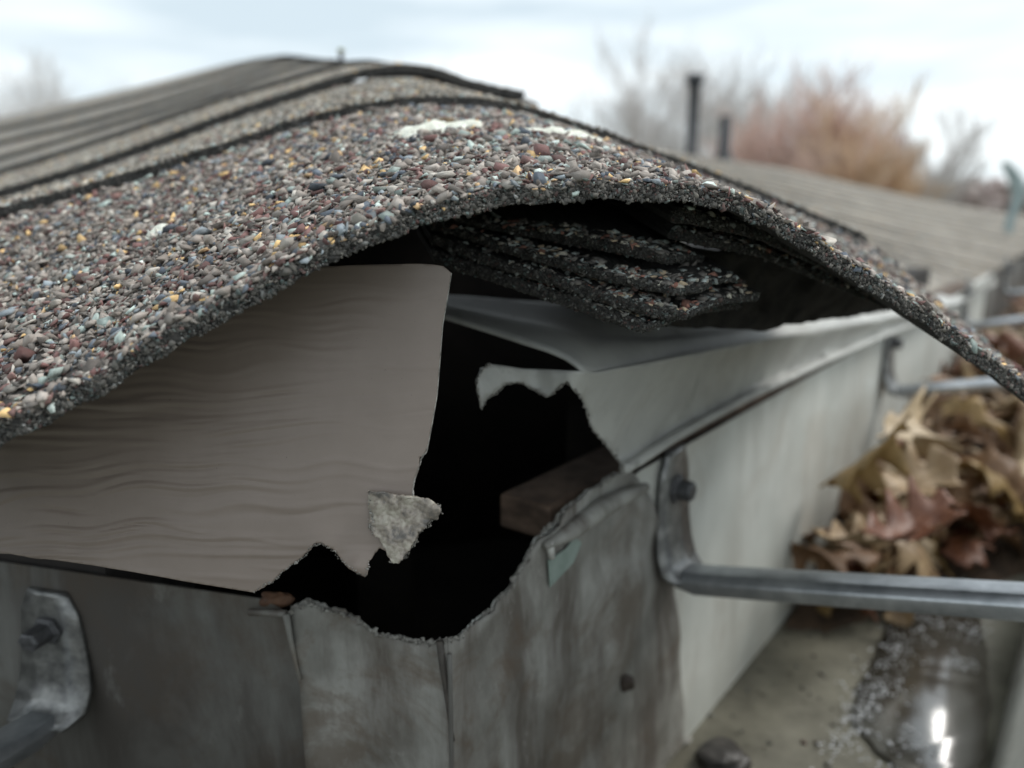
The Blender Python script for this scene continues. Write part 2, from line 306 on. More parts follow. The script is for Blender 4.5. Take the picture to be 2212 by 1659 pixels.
# ------------------------------------------------------------------ hip cap shingles
TH = .0029
def prof(px, K, n=300, sm=8):
    """traced edge -> (s, z) function on the plane KV.X = K"""
    q = smoothc(resample(px, n), sm); X = onpl(q, KV, K); s = X @ PV; i = np.argsort(s); return s[i], X[i, 2]
EDGE = [
 (.1443, [(-420, 1185), (-200, 1075), (0, 968), (200, 862), (400, 737), (550, 657), (650, 602), (750, 550), (850, 510), (950, 475), (1050, 452), (1150, 438), (1250, 432), (1350, 431), (1450, 434), (1550, 450), (1650, 485), (1750, 545), (1850, 612), (1950, 675), (2050, 742), (2130, 800), (2212, 864), (2450, 1060), (2650, 1230)]),
 (.27, [(-300, 548), (0, 470), (160, 428), (319, 382), (480, 331), (637, 280), (760, 248), (881, 229), (950, 227), (1040, 230), (1130, 246), (1300, 300), (1500, 372), (1700, 452), (1870, 524), (2000, 618), (2212, 774), (2400, 915)]),
 (.40, [(-400, 545), (0, 431), (159, 383), (319, 328), (478, 268), (597, 228), (717, 188), (790, 168), (836, 160), (880, 157), (940, 165), (1010, 190), (1070, 204), (1134, 216), (1180, 240), (1300, 320)]),
 (.53, [(-400, 520), (0, 381), (150, 334), (300, 284), (478, 222), (600, 187), (717, 153), (760, 143), (800, 141), (860, 151), (950, 187), (1050, 232)]),
 (.60, [(-400, 480), (0, 348), (150, 304), (300, 258), (480, 203), (600, 161), (670, 140), (720, 135), (800, 150), (900, 190)]),
 (.68, [(-400, 430), (0, 314), (160, 277), (320, 233), (480, 185), (600, 141), (650, 130), (720, 138), (800, 165)]),
 (.78, [(-400, 375), (0, 284), (160, 247), (320, 209), (480, 164), (560, 136), (610, 125), (660, 129), (740, 155)]),
 (.92, [(-400, 345), (0, 256), (159, 219), (319, 183), (478, 142), (558, 124), (600, 120), (637, 124), (700, 140), (780, 170)])]
PR = [prof(p, K) for K, p in EDGE]
def zc(j, s): return np.interp(s, *PR[j])
CAPLAB = ["curled hip cap shingle in front, its gritty edge arched over the torn corner",
          "second hip cap shingle from the front, lapping the sharp front cap",
          "third hip cap shingle, its right end lifted into a dark lip against the sky",
          "fourth hip cap shingle up the hip, just before the upright nail",
          "fifth hip cap shingle up the hip, narrow blurred strip past the nail",
          "sixth hip cap shingle, second from the top of the blurred hip",
          "topmost hip cap shingle, forming the rounded crest against the sky"]
SR = [(-.105, .225), (-.115, .2158), (-.20, .113), (-.30, .16), (-.38, .14), (-.46, .10), (-.55, .06)]
MID = [.003, .0026, .0040, .0036, .0028, .003, .003]
def cap(j):
    K0, K1 = EDGE[j][0], EDGE[j + 1][0]; th = MID[j]; n = 420 if j == 0 else 200
    s = np.linspace(SR[j][0], SR[j][1], n); nk = 40 if j < 2 else 14; ks = np.linspace(0, 1.12, nk)
    fr = zc(j, s); bk = zc(j + 1, s) - th - (.0008 if j < 2 else .0002) if j != 1 else None
    if j == 1:   # right of the ridge the second cap falls away from view behind its own edge
        q = onpl(smoothc(resample([(-400, 552), (0, 437), (159, 389), (319, 334), (478, 274), (597, 234), (717, 195), (836, 168), (900, 170), (1000, 205), (1130, 262), (1300, 325), (1500, 400), (1900, 575), (2100, 700)], 200), 6), KV, .40)
        ss = q @ PV; bk = np.interp(s, ss, q[:, 2]) - th
    if j == 0: fr = fr + .00035 * fnoise(s[:, None] * 1000, 5, 14, .12)
    bot = []
    for kf in ks:
        e = (kf) ; z = fr * (1 - e) + bk * e
        K = K0 + (K1 - K0) * kf
        wob = np.zeros(n)
        if kf == 0: wob = .0005 * fnoise(s[:, None] * 1000, 3 + j, 20, .25)
        bot.append(s[:, None] * PV + (K + wob)[:, None] * KV + z[:, None] * ZV)
    bot = np.array(bot)
    gz = np.gradient(bot[0, :, 2], s); nv = -gz[:, None] * PV + ZV; nv /= np.linalg.norm(nv, axis=1)[:, None]
    top = bot + nv[None] * th
    top[0] += KV * .0006                                          # worn upper arris
    root = empty('hip_cap_shingle', bot[0, n // 2], CAPLAB[j], 'roof shingle', 'hip cap shingles lapped up the roof hip')
    nf = 5
    front = np.array([bot[0] * (1 - a) + top[0] * a for a in np.linspace(0, 1, nf)])
    if j == 0:
        fn = .00032 * fnoise(front.reshape(-1, 3) * 1000, 9, 30, .7).reshape(nf, n); front[1:-1] -= KV * fn[1:-1, :, None]
    parts = []
    v, f = loft(front); parts.append((v, f[:, ::-1]))
    v, f = loft(top); parts.append((v, f[:, ::-1]))
    v, f = loft(bot); parts.append((v, f))
    for e in (0, n - 1):
        v, f = loft(np.array([bot[:, e], top[:, e]])); parts.append((v, f if e else f[:, ::-1]))
    v, f = join(parts)
    o = mk('shingle_mat', v, f, M_tar if j == 0 else M_far, root, smooth=(j > 0), mats=[M_tar, M_bed if j < 2 else (M_far if j == 2 else M_far2)] , midx=[0] * len(parts[0][1]) + [1] * len(parts[1][1]) + [0] * (len(f) - len(parts[0][1]) - len(parts[1][1])))
    return root, s, bot, top, nv, ks
def surf_pts(s, top, nv, ks, n, s0, s1, k1, k0=0.):
    a = rng.uniform(s0, s1, n); k = rng.uniform(k0, k1, n) 
    X = np.zeros((n, 3)); ki = k / ks[-1] * (len(ks) - 1); k0_ = np.clip(ki.astype(int), 0, len(ks) - 2); kf = ki - k0_
    si = (a - s[0]) / (s[-1] - s[0]) * (len(s) - 1); s0_ = np.clip(si.astype(int), 0, len(s) - 2); sf = si - s0_
    for c in range(3):
        T = top[:, :, c]
        X[:, c] = (T[k0_, s0_] * (1 - sf) + T[k0_, s0_ + 1] * sf) * (1 - kf) + (T[k0_ + 1, s0_] * (1 - sf) + T[k0_ + 1, s0_ + 1] * sf) * kf
    nn = nv[s0_]; slope = (top[-1, n_ := len(s) // 2, 2] - top[0, n_, 2]) / (np.dot(top[-1, n_] - top[0, n_], KV))
    nn = nn - slope * KV; nn = nn / np.linalg.norm(nn, axis=1)[:, None]; return X, nn
caps = [cap(j) for j in range(7)]
root, s, bot, top, nv, ks = caps[0]
X, nn = surf_pts(s, top, nv, ks, 56000, -.10, .222, 1.0)
sz = np.clip(rng.lognormal(math.log(.00076), .36, len(X)), .00034, .0021)
X = X + nn * (sz * rng.uniform(-.05, .75, len(X)))[:, None]
granules('granules', X, nn, sz * 1.12, M_gran, root, .75, 'stuff')
# lip of stones hanging over the front arris and tarred grit on the cut edge
n = 13000; a = rng.uniform(0, len(s) - 1.01, n); i0 = a.astype(int); h = rng.uniform(-.02, 1.0, n) 
X = bot[0, i0] * (1 - h)[:, None] + top[0, i0] * h[:, None] + (bot[0, i0 + 1] - bot[0, i0]) * (a - i0)[:, None]
nn = np.tile(-KV, (n, 1)) + nv[i0] * (h * .6)[:, None]
sz = np.clip(rng.lognormal(math.log(.00030), .45, n), .00012, .0011)
granules('edge_grit', X - KV * .0002, nn, sz, M_edge, root, .9, 'stuff')
n = 1700; a = rng.uniform(0, len(s) - 1.01, n); i0 = a.astype(int); X = top[0, i0] - nv[i0] * rng.uniform(-.0003, .0016, n)[:, None] + KV * rng.uniform(-.0002, .0006, n)[:, None]
granules('edge_granules', X, nv[i0] - KV * .6, np.clip(rng.lognormal(math.log(.00062), .35, n), .0003, .0014), M_gran, root, .7, 'stuff')
root1, s1, b1, t1, nv1, ks1 = caps[1]
X, nn = surf_pts(s1, t1, nv1, ks1, 22000, s1[0], s1[-1], 1.0)
sz = np.clip(rng.lognormal(math.log(.00085), .3, len(X)), .0004, .0018); granules('granules', X + nn * (sz * .3)[:, None], nn, sz, M_gran2, root1, .5, 'stuff')
n = 900; a = rng.integers(0, len(s1), n); h = rng.random(n); granules('edge_grit', b1[0, a] * (1 - h)[:, None] + t1[0, a] * h[:, None], np.tile(-KV, (n, 1)), rng.uniform(.0003, .0008, n), M_grit, root1, .9, 'stuff')
root2, s2, b2, t2, nv2, ks2 = caps[2]
X, nn = surf_pts(s2, t2, nv2, ks2, 14000, s2[0], s2[-1], 1.0)
granules('granules', X, nn, rng.uniform(.0007, .0015, len(X)), M_gran2, root2, .5, 'stuff')
# ------------------------------------------------------------------ white sealant dabs and nail
def dab(name, centre, rx, ry, h, label, cat, mt=None, seed=1, nfrq=3):
    r = np.random.default_rng(seed); nr, na = 12, 48; c = centre; v = []
    ang = np.linspace(0, 2 * math.pi, na, endpoint=False)
    edge = 1 + .28 * fnoise(np.stack([np.cos(ang), np.sin(ang)], 1) * nfrq, seed, 10, .6)
    for i in range(nr):
        t_ = i / (nr - 1)
        for k in range(na):
            a_ = ang[k]; q = np.array([math.cos(a_) * rx, math.sin(a_) * ry]) * t_ * edge[k]
            v.append((q[0], q[1], h * (1 - t_ ** 2.2)))
    v = np.array(v); v[:, 2] += h * .22 * fnoise(v * 1000, seed + 5, 20, .5) * (v[:, 2] > h * .05)
    v[-na:, 2] = -h * .8
    f = [(i * na + k, i * na + (k + 1) % na, (i + 1) * na + (k + 1) % na, (i + 1) * na + k)[::-1] for i in range(nr - 1) for k in range(na)]
    W = c[0] + v[:, 0:1] * PV + v[:, 1:2] * (KV + ZV * .23) + v[:, 2:3] * c[1]
    # follow the cross fall of the cap
    W[:, 2] += v[:, 0] * c[2]
    return tag(mk(name, W, f, mt or M_seal, None, True), label, cat)
def on_cap(px, py):
    """hit of a view ray on the front cap's upper surface"""
    best = None
    for K in np.linspace(.145, .28, 500):
        X = onpl([(px, py)], KV, K)[0]; s_ = X @ PV; f_ = (K - .1443) / (.27 - .1443); z = zc(0, s_) * (1 - f_) + (zc(1, s_) - TH - .0012) * f_ + TH + .0003
        if X[2] <= z:
            g = (np.interp(s_ + .002, *PR[0]) - np.interp(s_ - .002, *PR[0])) / .004; return X, np.array([0, 0, 1.]), g
    return X, np.array([0, 0, 1.]), 0
dab('sealant_smear', on_cap(925, 286), .0115, .0058, .0024, "long cream sealant smear round a nail hole, below the second cap", 'sealant', seed=3)
dab('sealant_smear', on_cap(1215, 297), .0110, .0040, .0020, "thin cream sealant streak right of the long smear, by the cap's right slope", 'sealant', seed=4)
dab('sealant_crumb', on_cap(338, 508), .0031, .0036, .0021, "bright white lump stuck among granules on the left of the front cap", 'sealant', seed=8, nfrq=6)
dab('sealant_crumb', on_cap(318, 528), .0014, .0013, .0012, "small white crumb touching the lower left of the bright white lump", 'sealant', seed=9, nfrq=6)
def tube(pts, rad, nseg=10, cap_=True):
    pts = np.asarray(pts, float); n = len(pts); rad = np.broadcast_to(rad, n); tg = np.gradient(pts, axis=0); tg /= np.linalg.norm(tg, axis=1)[:, None]
    ref = np.array([0, 0, 1.]) if abs(tg[0, 2]) < .9 else np.array([1., 0, 0]); v = []
    for i in range(n):
        x = np.cross(tg[i], ref); x /= np.linalg.norm(x); y = np.cross(tg[i], x)
        for k in range(nseg):
            a = 2 * math.pi * k / nseg; v.append(pts[i] + rad[i] * (math.cos(a) * x + math.sin(a) * y))
    f = [(i * nseg + k, i * nseg + (k + 1) % nseg, (i + 1) * nseg + (k + 1) % nseg, (i + 1) * nseg + k) for i in range(n - 1) for k in range(nseg)]
    if cap_: f += [tuple(range(nseg))[::-1], tuple((n - 1) * nseg + k for k in range(nseg))]
    return np.array(v), f
nb = P([(738, 138)], .535)[0]; nr_ = empty('nail', nb, "upright nail with a mossy head sticking out of the hip against the sky", 'nail')
v, f = tube([nb - ZV * .004, nb + ZV * .003, nb + ZV * .0075], [.0022, .0016, .0016]); mk('shank', v, f, M_screw, nr_, True)
v, f = tube([nb + ZV * .0075, nb + ZV * .0088, nb + ZV * .0096], [.0021, .0024, .0015]); mk('nail_head', v, f, simple('mossy_nail_head', (.12, .13, .03), (.3, .3, .08), 800), nr_, True)
hb, hz, hg = on_cap(968, 268)
hn = empty('nail', hb, "rusty nail head set in the cream sealant smear", 'nail')
v, f = tube([hb - ZV * .0005, hb + ZV * .0012, hb + ZV * .0016], [.0028, .0028, .002], 14); mk('nail_head', v, f, simple('rusty_nail', (.10, .06, .035), (.3, .22, .13), 700), hn, True)
v, f = tube([hb - ZV * .004, hb - ZV * .0005], [.001, .001]); mk('shank', v, f, M_screw, hn)
# ------------------------------------------------------------------ stack of cut shingle layers under the cap
def layer(top_px, bot_px, z, back, label, seed, gr_n, right_gran=(0, 0), bigz=.0008):
    n = 220; T = resample([tuple(a) + (b,) for a, b in zip(top_px, z)], n); B = resample([tuple(a) + (b,) for a, b in zip(bot_px, z)], n)
    
    Tp = P(T[:, :2], T[:, 2]); Bp = P(B[:, :2], B[:, 2])
    nf = 9; Bp = Bp * .8 + Tp * .2; fr = np.array([Bp * (1 - a) + Tp * a for a in np.linspace(0, 1, nf)])
    nm = np.array([-.25, -1, .12]); nm /= np.linalg.norm(nm)
    fn = fnoise(fr.reshape(-1, 3) * 1000, seed, 40, .55).reshape(nf, n); fr -= nm * (-.00045) * fn[..., None]
    round_ = (np.linspace(-1, 1, nf) ** 4)[:, None, None]; fr -= nm * .0009 * round_
    bk = np.array(back)
    parts = []; v, f = loft(fr); parts.append((v, f[:, ::-1])); nfront = len(f)
    v, f = loft(np.array([fr[-1] + bk * a for a in np.linspace(0, 1, 12)])); v = v + ZV * (.0003 * fnoise(v * 1000, seed + 1, 20, .3))[:, None]; parts.append((v, f[:, ::-1])); top_v, top_f = v, f
    v, f = loft(np.array([fr[0] + bk * a for a in (0, 1)])); parts.append((v, f))
    for e in (0, n - 1):
        v, f = loft(np.array([fr[:, e], fr[:, e] + bk])); parts.append((v, f))
    v, f = join(parts); rt = empty('cut_shingle', Tp[n // 2], label, 'roof shingle', 'cut shingle ends stacked under the front cap')
    mk('shingle_mat', v, f, M_tar, rt)
    # grit over the cut face
    m_ = gr_n; i = rng.integers(0, n - 1, m_); j = rng.uniform(0, nf - 1.01, m_); j0 = j.astype(int); X = fr[j0, i] * (1 - (j - j0))[:, None] + fr[j0 + 1, i] * (j - j0)[:, None] + (fr[j0, i + 1] - fr[j0, i]) * rng.random(m_)[:, None]
    sz = np.clip(rng.lognormal(math.log(.00025), .5, m_), .0001, .0009)
    granules('edge_grit', X - nm * (sz * .2)[:, None] * -1, np.tile(nm, (m_, 1)), sz, M_grit, rt, 1.0, 'stuff')
    # larger stones along the top arris
    m_ = 300; i = (rng.beta(2.2, 1.3, m_) * (n - 2)).astype(int); sz = np.clip(rng.lognormal(math.log(bigz), .35, m_), .0004, .0017)
    X = fr[-1, i] + (fr[-1, i + 1] - fr[-1, i]) * rng.random(m_)[:, None] + bk * (rng.random(m_) ** 1.5 * .14)[:, None] - ZV * .0001
    granules('granules', X, np.tile(ZV, (m_, 1)), sz, M_grit2, rt, .6, 'stuff')
    return rt
BK = (-.020, .075, .017)
layer([(935, 538), (973, 552), (1050, 578), (1126, 604), (1200, 627), (1249, 642), (1325, 668), (1372, 688), (1398, 700), (1440, 688), (1500, 665), (1600, 650)],
      [(935, 574), (973, 590), (1050, 613), (1126, 638), (1200, 662), (1279, 692), (1341, 714), (1377, 724), (1400, 722), (1440, 702), (1500, 684), (1600, 668)],
      [.186, .184, .181, .178, .175, .172, .169, .167, .166, .168, .175, .19], BK, "lowest cut shingle of the stack, its dark tip hanging over the white drip edge", 21, 1900)
layer([(930, 505), (964, 516), (1020, 538), (1077, 560), (1187, 590), (1250, 610), (1330, 637), (1400, 655), (1445, 662), (1478, 674), (1520, 655), (1560, 640), (1640, 632)],
      [(930, 534), (964, 545), (1020, 567), (1095, 592), (1187, 622), (1250, 643), (1330, 670), (1395, 690), (1440, 698), (1480, 692), (1520, 676), (1560, 662), (1640, 652)],
      [.187, .185, .182, .179, .174, .171, .168, .166, .165, .165, .168, .172, .185], BK, "second cut shingle from the bottom of the stack, green grey stones at its tip", 22, 2200, bigz=.0009)
layer([(930, 478), (973, 487), (1030, 506), (1080, 524), (1187, 553), (1310, 586), (1402, 608), (1463, 620), (1510, 612), (1548, 602), (1600, 600)],
      [(930, 500), (973, 510), (1030, 530), (1080, 549), (1187, 580), (1310, 614), (1402, 634), (1470, 644), (1512, 638), (1552, 612), (1600, 610)],
      [.188, .186, .183, .180, .174, .169, .166, .164, .166, .172, .18], BK, "third cut shingle up, tan and red stones on its blunt frayed tip", 23, 1700, bigz=.0011)
layer([(940, 455), (997, 472), (1080, 488), (1157, 498), (1249, 508), (1340, 524), (1402, 538), (1436, 550), (1470, 548), (1520, 552)],
      [(940, 470), (997, 486), (1080, 503), (1157, 519), (1249, 540), (1340, 556), (1402, 570), (1440, 576), (1475, 572), (1520, 566)],
      [.190, .188, .184, .181, .177, .173, .171, .170, .175, .185], BK, "topmost cut shingle on the left of the stack, pale flat stones on its top", 24, 1500, bigz=.0012)
layer([(1446, 462), (1470, 446), (1500, 452), (1560, 470), (1640, 492), (1740, 540), (1850, 600), (1920, 645)],
      [(1452, 486), (1480, 492), (1510, 496), (1560, 505), (1640, 525), (1740, 570), (1850, 625), (1920, 665)],
      [.172, .170, .171, .175, .18, .19, .20, .21], BK, "upper right cut shingle with a fuzzy stony knob, just under the cap", 25, 1500, bigz=.0010)
layer([(1438, 500), (1470, 494), (1500, 502), (1560, 515), (1640, 535), (1740, 575), (1850, 625), (1920, 660)],
      [(1445, 520), (1475, 528), (1510, 535), (1560, 545), (1640, 560), (1740, 600), (1850, 645), (1920, 672)],
      [.177, .175, .176, .18, .185, .195, .205, .215], BK, "lower right cut shingle, dark, directly below the one with the fuzzy knob", 26, 1300, bigz=.0010)
# loose fibres
# ------------------------------------------------------------------ tan fascia cover (left), in focus
tan_out = np.array([(-260, 1010), (0, 890), (300, 745), (500, 640), (650, 578), (780, 573), (900, 570), (955, 573), (975, 590)], float)
tan_right = np.array([(975, 590), (967, 640), (956, 703), (950, 780), (944, 853), (935, 905), (926, 953), (921, 976)], float)
tan_tear = np.array([(921, 976), (908, 990), (906, 1008), (898, 1030), (893, 1050), (893, 1085), (905, 1150), (885, 1188), (845, 1200), (833, 1191), (820, 1185), (797, 1214), (790, 1245), (770, 1236), (750, 1222), (720, 1188), (695, 1172), (675, 1179), (660, 1198), (620, 1229), (590, 1255), (575, 1262), (550, 1279)], float)
tan_bot = np.array([(550, 1279), (400, 1255), (200, 1220), (0, 1194), (-260, 1160)], float)
poly = np.concatenate([resample(tan_out, 60)[:-1], resample(tan_right, 40)[:-1], jag(tan_tear, 4, 1.7, 2)[:-1], resample(tan_bot, 60)])
def tanZ(p):
    x, y = p[:, 0], p[:, 1]
    z = .172 - .016 * np.clip((x + 260) / 1235, 0, 1) + .0010 * np.clip((x - 880) / 95, 0, 1) ** 2 - .004 * np.clip((y - 600) / 650, 0, 1)
    # embossed wood grain: long wavy horizontal furrows, deeper to the left
    xw = np.stack([x / 420, y / 60], 1); yy = y + 13 * fnoise(xw * [2.2, .6], 61, 20, .9) + .05 * (x - 500)
    h = 0
    rr = np.random.default_rng(8)
    for i in range(230):
        c = rr.uniform(560, 1270); xc = rr.uniform(-250, 960); wl = rr.uniform(50, 230); wd = rr.uniform(3.0, 5.5); am = rr.uniform(.35, 1) * rr.choice([1, -1], p=[.8, .2])
        slope = rr.normal(.03, .05); h = h + am * np.exp(-((x - xc) / wl) ** 2 * 1.3) * np.exp(-((yy - c - slope * (x - xc)) / wd) ** 2)
    amp = .00031 * (.22 + .95 * np.clip((820 - x) / 650, 0, 1)) * np.clip((985 - x) / 40, 0, 1)
    tear = np.exp(-np.clip(np.hypot((x - 700) / 1.2, y - 1175), 0, 200) ** 2 / 1400) * -.0008 + np.exp(-((x - 775) ** 2 + (y - 1225) ** 2) / 700) * -.0016
    return z - amp * h + tear
v2, f = cdt(poly, 4)
tanr = empty('fascia_cover', P([(600, 1000)], .16)[0], "wood grain embossed tan aluminium fascia cover with a torn lower corner", 'fascia cover')
mk('sheet', P(v2, tanZ(v2)), f, M_tan, tanr, True, .00035, offset=-1)
# bright cut edge down the right side
e = np.concatenate([resample(tan_right, 60), jag(tan_tear[:6], 4, 1.6, 3)]); ep = P(e, tanZ(e) - .00022)
v, f = tube(ep, .00016 + .00010 * np.abs(fnoise(e, 3, 12, .05))* (e[:, 1] > 960) , 6); mk('cut_edge', v, f, M_bare, tanr, True)
tab = np.array([(795, 1060), (830, 1062), (860, 1069), (890, 1073), (915, 1074), (933, 1079), (946, 1090), (952, 1106), (947, 1122), (935, 1119), (926, 1132), (905, 1150), (901, 1166), (889, 1180), (884, 1190), (872, 1205), (860, 1214), (845, 1215), (838, 1196), (826, 1172), (812, 1158), (799, 1140), (796, 1100), (795, 1060)], float)
v2, f = cdt(jag(tab, 3, 1.8, 6)[:-1], 3)
z = tanZ(np.clip(v2, [-999, 0], [880, 1180])) - .0016 - .0012 * np.clip((v2[:, 0] - 800) / 150, 0, 1) + .0003 * fnoise(v2, 7, 30, .04) + .00012 * fnoise(v2, 17, 40, .12)
z -= .0016 * np.exp(-((v2[:, 0] - 940) ** 2 + (v2[:, 1] - 1100) ** 2) / 260) + .0006 * np.clip(1100 - v2[:, 1], 0, 30) / 30 - .0008 * np.clip((815 - v2[:, 0]) / 20, 0, 1)
m, t, b = mat('crumpled_torn_tab')
n1 = noise(t, 260, 6, .65); r1 = ramp(t, [(.38, (.13, .12, .11)), (.5, (.30, .26, .22)), (.68, (.46, .43, .36))]); t.links.new(n1.outputs['Fac'], r1.inputs[0]); t.links.new(r1.outputs[0], b.inputs['Base Color'])
b.inputs['Roughness'].default_value = .45; b.inputs['Metallic'].default_value = .25; bump(t, b, noise(t, 700, 6, .7).outputs['Fac'], .5, .0005); M_tab = m
tabp = P(v2, z); tabo = mk('torn_tab', tabp, f, M_tab, tanr, True, .0006); tabo['label'] = "crumpled grey flap of bare torn metal on the tan cover"
tl = resample(np.array([(936, 1120), (926, 1132), (905, 1150), (901, 1166), (889, 1182), (884, 1192), (872, 1206), (850, 1214)]), 170); tl = tl + rng.normal(0, 1, tl.shape) * [4, 3] - [2, 1]
tl = np.concatenate([tl, resample(np.array([(797, 1064), (797, 1140), (806, 1152)]), 60) + rng.normal(0, 3.0, (60, 2)) + [5, 0], resample(np.array([(800, 1063), (890, 1076)]), 50) + rng.normal(0, 3, (50, 2)) + [0, 4], np.array([(942, 1102)]) + rng.normal(0, 6, (90, 2))])
granules('metal_burrs', P(tl, .1535 + 0 * tl[:, 0]) , np.tile([0, -1, .2], (len(tl), 1)), rng.uniform(.00012, .0004, len(tl)), M_bare, tabo, 1, 'stuff')
bl = jag(tan_tear[11:], 5, 2.5, 9); granules('metal_burrs', P(bl, tanZ(bl) - .0004), np.tile([0, -1, .2], (len(bl), 1)), rng.uniform(.00015, .0004, len(bl)), M_bare, tanr, 1, 'stuff')
sp2 = P([(785, 1025)], .1575)[0]; tag(granules('paint_blob', np.array([sp2, sp2 + [.0002, 0, -.0002], sp2 + [-.0001, 0, .0003]]), np.tile([0, -1., 0], (3, 1)), np.array([.0006, .0004, .0004]), M_seal, tanr), "small pale paint blob above the torn flap")
# ------------------------------------------------------------------ white drip edge and fascia cover (right)
wr = empty('drip_edge', P([(1256, 800)], .195)[0], "white aluminium drip edge bent round the corner, its lower left torn into a curled flap", 'drip edge')
nose = [(1252, 792, .1945), (1262, 803, .1945), (1290, 803, .202), (1400, 783, .228), (1500, 763, .257), (1600, 743, .292), (1750, 716, .36), (1900, 690, .455), (2010, 668, .56), (2075, 652, .70), (2150, 600, 1.2)]
lip = [(940, 676, .213), (965, 684, .211), (1010, 698, .208), (1080, 720, .204), (1130, 737, .201), (1180, 752, .198), (1220, 769, .1965), (1252, 792, .1945)]
backc = [(900, 636, .255), (1000, 640, .255), (1100, 648, .252), (1200, 655, .25), (1300, 668, .25), (1400, 690, .26), (1600, 690, .32), (1800, 672, .42), (2000, 645, .60), (2060, 630, .80), (2140, 590, 1.3)]
n = 140; A = resample(lip + nose[1:], n); B = resample(backc, n); Ap = smoothc(P(A[:, :2], A[:, 2]), 2); Bp = P(B[:, :2], B[:, 2])
rows = [Ap + ZV * (-.0009), Ap + ZV * .0]
for a in np.linspace(.04, 1, 14): rows.append(Ap * (1 - a) + Bp * a + ZV * .0022 * math.sin(math.pi * min(1, a * 2.0)) * .8)
v, f = loft(np.array(rows)); mk('flange', v, f[:, ::-1], M_white, wr, True, .0004)
face_top = np.array([p[:2] for p in nose[1:]], float)
face_l = np.array([(1262, 803), (1200, 799), (1130, 797), (1085, 790), (1058, 787), (1040, 796), (1029, 820), (1032, 850), (1040, 884), (1050, 862), (1070, 850), (1090, 832), (1128, 824), (1150, 840), (1180, 858), (1196, 850), (1212, 832), (1225, 824), (1253, 857), (1268, 887), (1278, 922), (1308, 962), (1333, 992), (1348, 1013)], float)
face_b = np.array([(1348, 1013), (1378, 997), (1453, 947), (1528, 905), (1628, 852), (1703, 818), (1784, 779), (1900, 728), (2000, 690), (2100, 640), (2150, 612)], float)
poly = np.concatenate([face_top[::-1][:-1], resample(face_l[:5], 20)[:-1], jag(face_l[4:], 5, 1.6, 12)[:-1], face_b])
v2, f = cdt(poly, 12)
tt = np.interp(v2[:, 0], *np.array([(p[0], p[1]) for p in nose[1:]]).T); bb = np.interp(v2[:, 0], face_b[:, 0], face_b[:, 1]); fr_ = np.clip((v2[:, 1] - tt) / np.maximum(bb - tt, 1), 0, 1)
dd = .1008 + .0075 * fr_ + .0008 * np.sin(fr_ * 3.1) - .0045 * np.clip((fr_ - .9) / .1, 0, 1)
W = onpl(v2, NN, 1.) * dd[:, None]
lf = v2[:, 0] < 1262                                            # curled flap: own depth, curling out to the viewer
zf = .1945 + .006 * np.clip((1262 - v2[:, 0]) / 100, 0, 1) - .010 * np.clip((1150 - v2[:, 0]) / 120, 0, 1) ** 1.5 + .0008 * fnoise(v2, 33, 16, .02)
r_ = rays(v2); depth_pl = W[:, 1] / r_[:, 1]; bl_ = np.clip((1262 - v2[:, 0]) / 50, 0, 1); zz = depth_pl * (1 - bl_) + np.minimum(zf, .205) * bl_
W = r_ * zz[:, None]; mk('face', W, f, M_white, wr, True, .0004)
e = jag(face_l[4:], 4, 2.0, 12); ez = np.interp(e[:, 0], [1029, 1150, 1262, 1348], [.188, .199, .1945, .2245]); granules('metal_burrs', P(e, ez), np.tile([0, -1, .1], (len(e), 1)), rng.uniform(.0002, .0006, len(e)), M_bare, wr, 1, 'stuff')
# roll at the foot of the face
fb = resample(face_b, 80); v, f = tube(onpl(fb, NN, 1.) * .1045, .0016, 10); mk('bottom_hem', v, f, M_white, wr, True)
# ------------------------------------------------------------------ gutter
ZR, ZRL, ZF = -.084, -.0955, -.212
gut = empty('gutter', solve2(D0, E0) + ZV * ZF, "grey green K shaped gutter turning the corner, rust hole torn in its inner corner", 'gutter')
C0 = solve2(D0, E0)
def uz_r(p, d=D0): X = onpl(p, NN, d); return np.stack([X @ U, X[:, 2]], 1)
def uz_l(p, e=E0): X = onpl(p, MM, e); return np.stack([X @ V, X[:, 2]], 1)
uC, vC = C0 @ U, C0 @ V
tearR = np.array([(962, 1382), (990, 1373), (1025, 1342), (1065, 1307), (1106, 1257), (1128, 1217), (1158, 1167), (1178, 1142), (1218, 1097), (1268, 1062), (1328, 1024), (1352, 1040)], float)
tearL = np.array([(962, 1382), (925, 1382), (880, 1377), (820, 1367), (780, 1342), (750, 1322), (700, 1312), (660, 1294), (640, 1306), (622, 1326)], float)
jr = jag(tearR, 5, 3.4, 31); jl = jag(tearL, 5, 3.6, 32)
R2 = uz_r(jr); R2 = R2[R2[:, 0] > uC]; L2 = uz_l(jl); L2 = L2[L2[:, 0] > vC]
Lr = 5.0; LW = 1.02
uu = np.linspace(R2[-1, 0] + .01, LW, 60)
pr_ = np.concatenate([[[uC, R2[0, 1]]], R2, np.stack([uu, np.full(len(uu), ZR)], 1), [[LW, ZF], [uC, ZF]]])
v2, f = cdt(pr_, .012 if False else 0)
bo_ = box_pts(U * LW + NN * D0 + ZV * ZF, U * (Lr - LW), NN * .0006, ZV * (ZR - ZF)); mk('back_wall', bo_[0], bo_[1], M_gutl, gut)['label'] = "dark leaf stained far run of the gutter's back wall"  # far run is given the darker paint
mk('back_wall', v2[:, 0:1] * U + D0 * NN + v2[:, 1:2] * ZV, f, M_gut, gut, False, .0006, offset=0)
ul = np.linspace(L2[-1, 0] + .006, 2.5, 40)
pl_ = np.concatenate([[[vC, L2[0, 1]]], L2, np.stack([ul, np.full(40, ZRL)], 1), [[2.5, ZF], [vC, ZF]]])
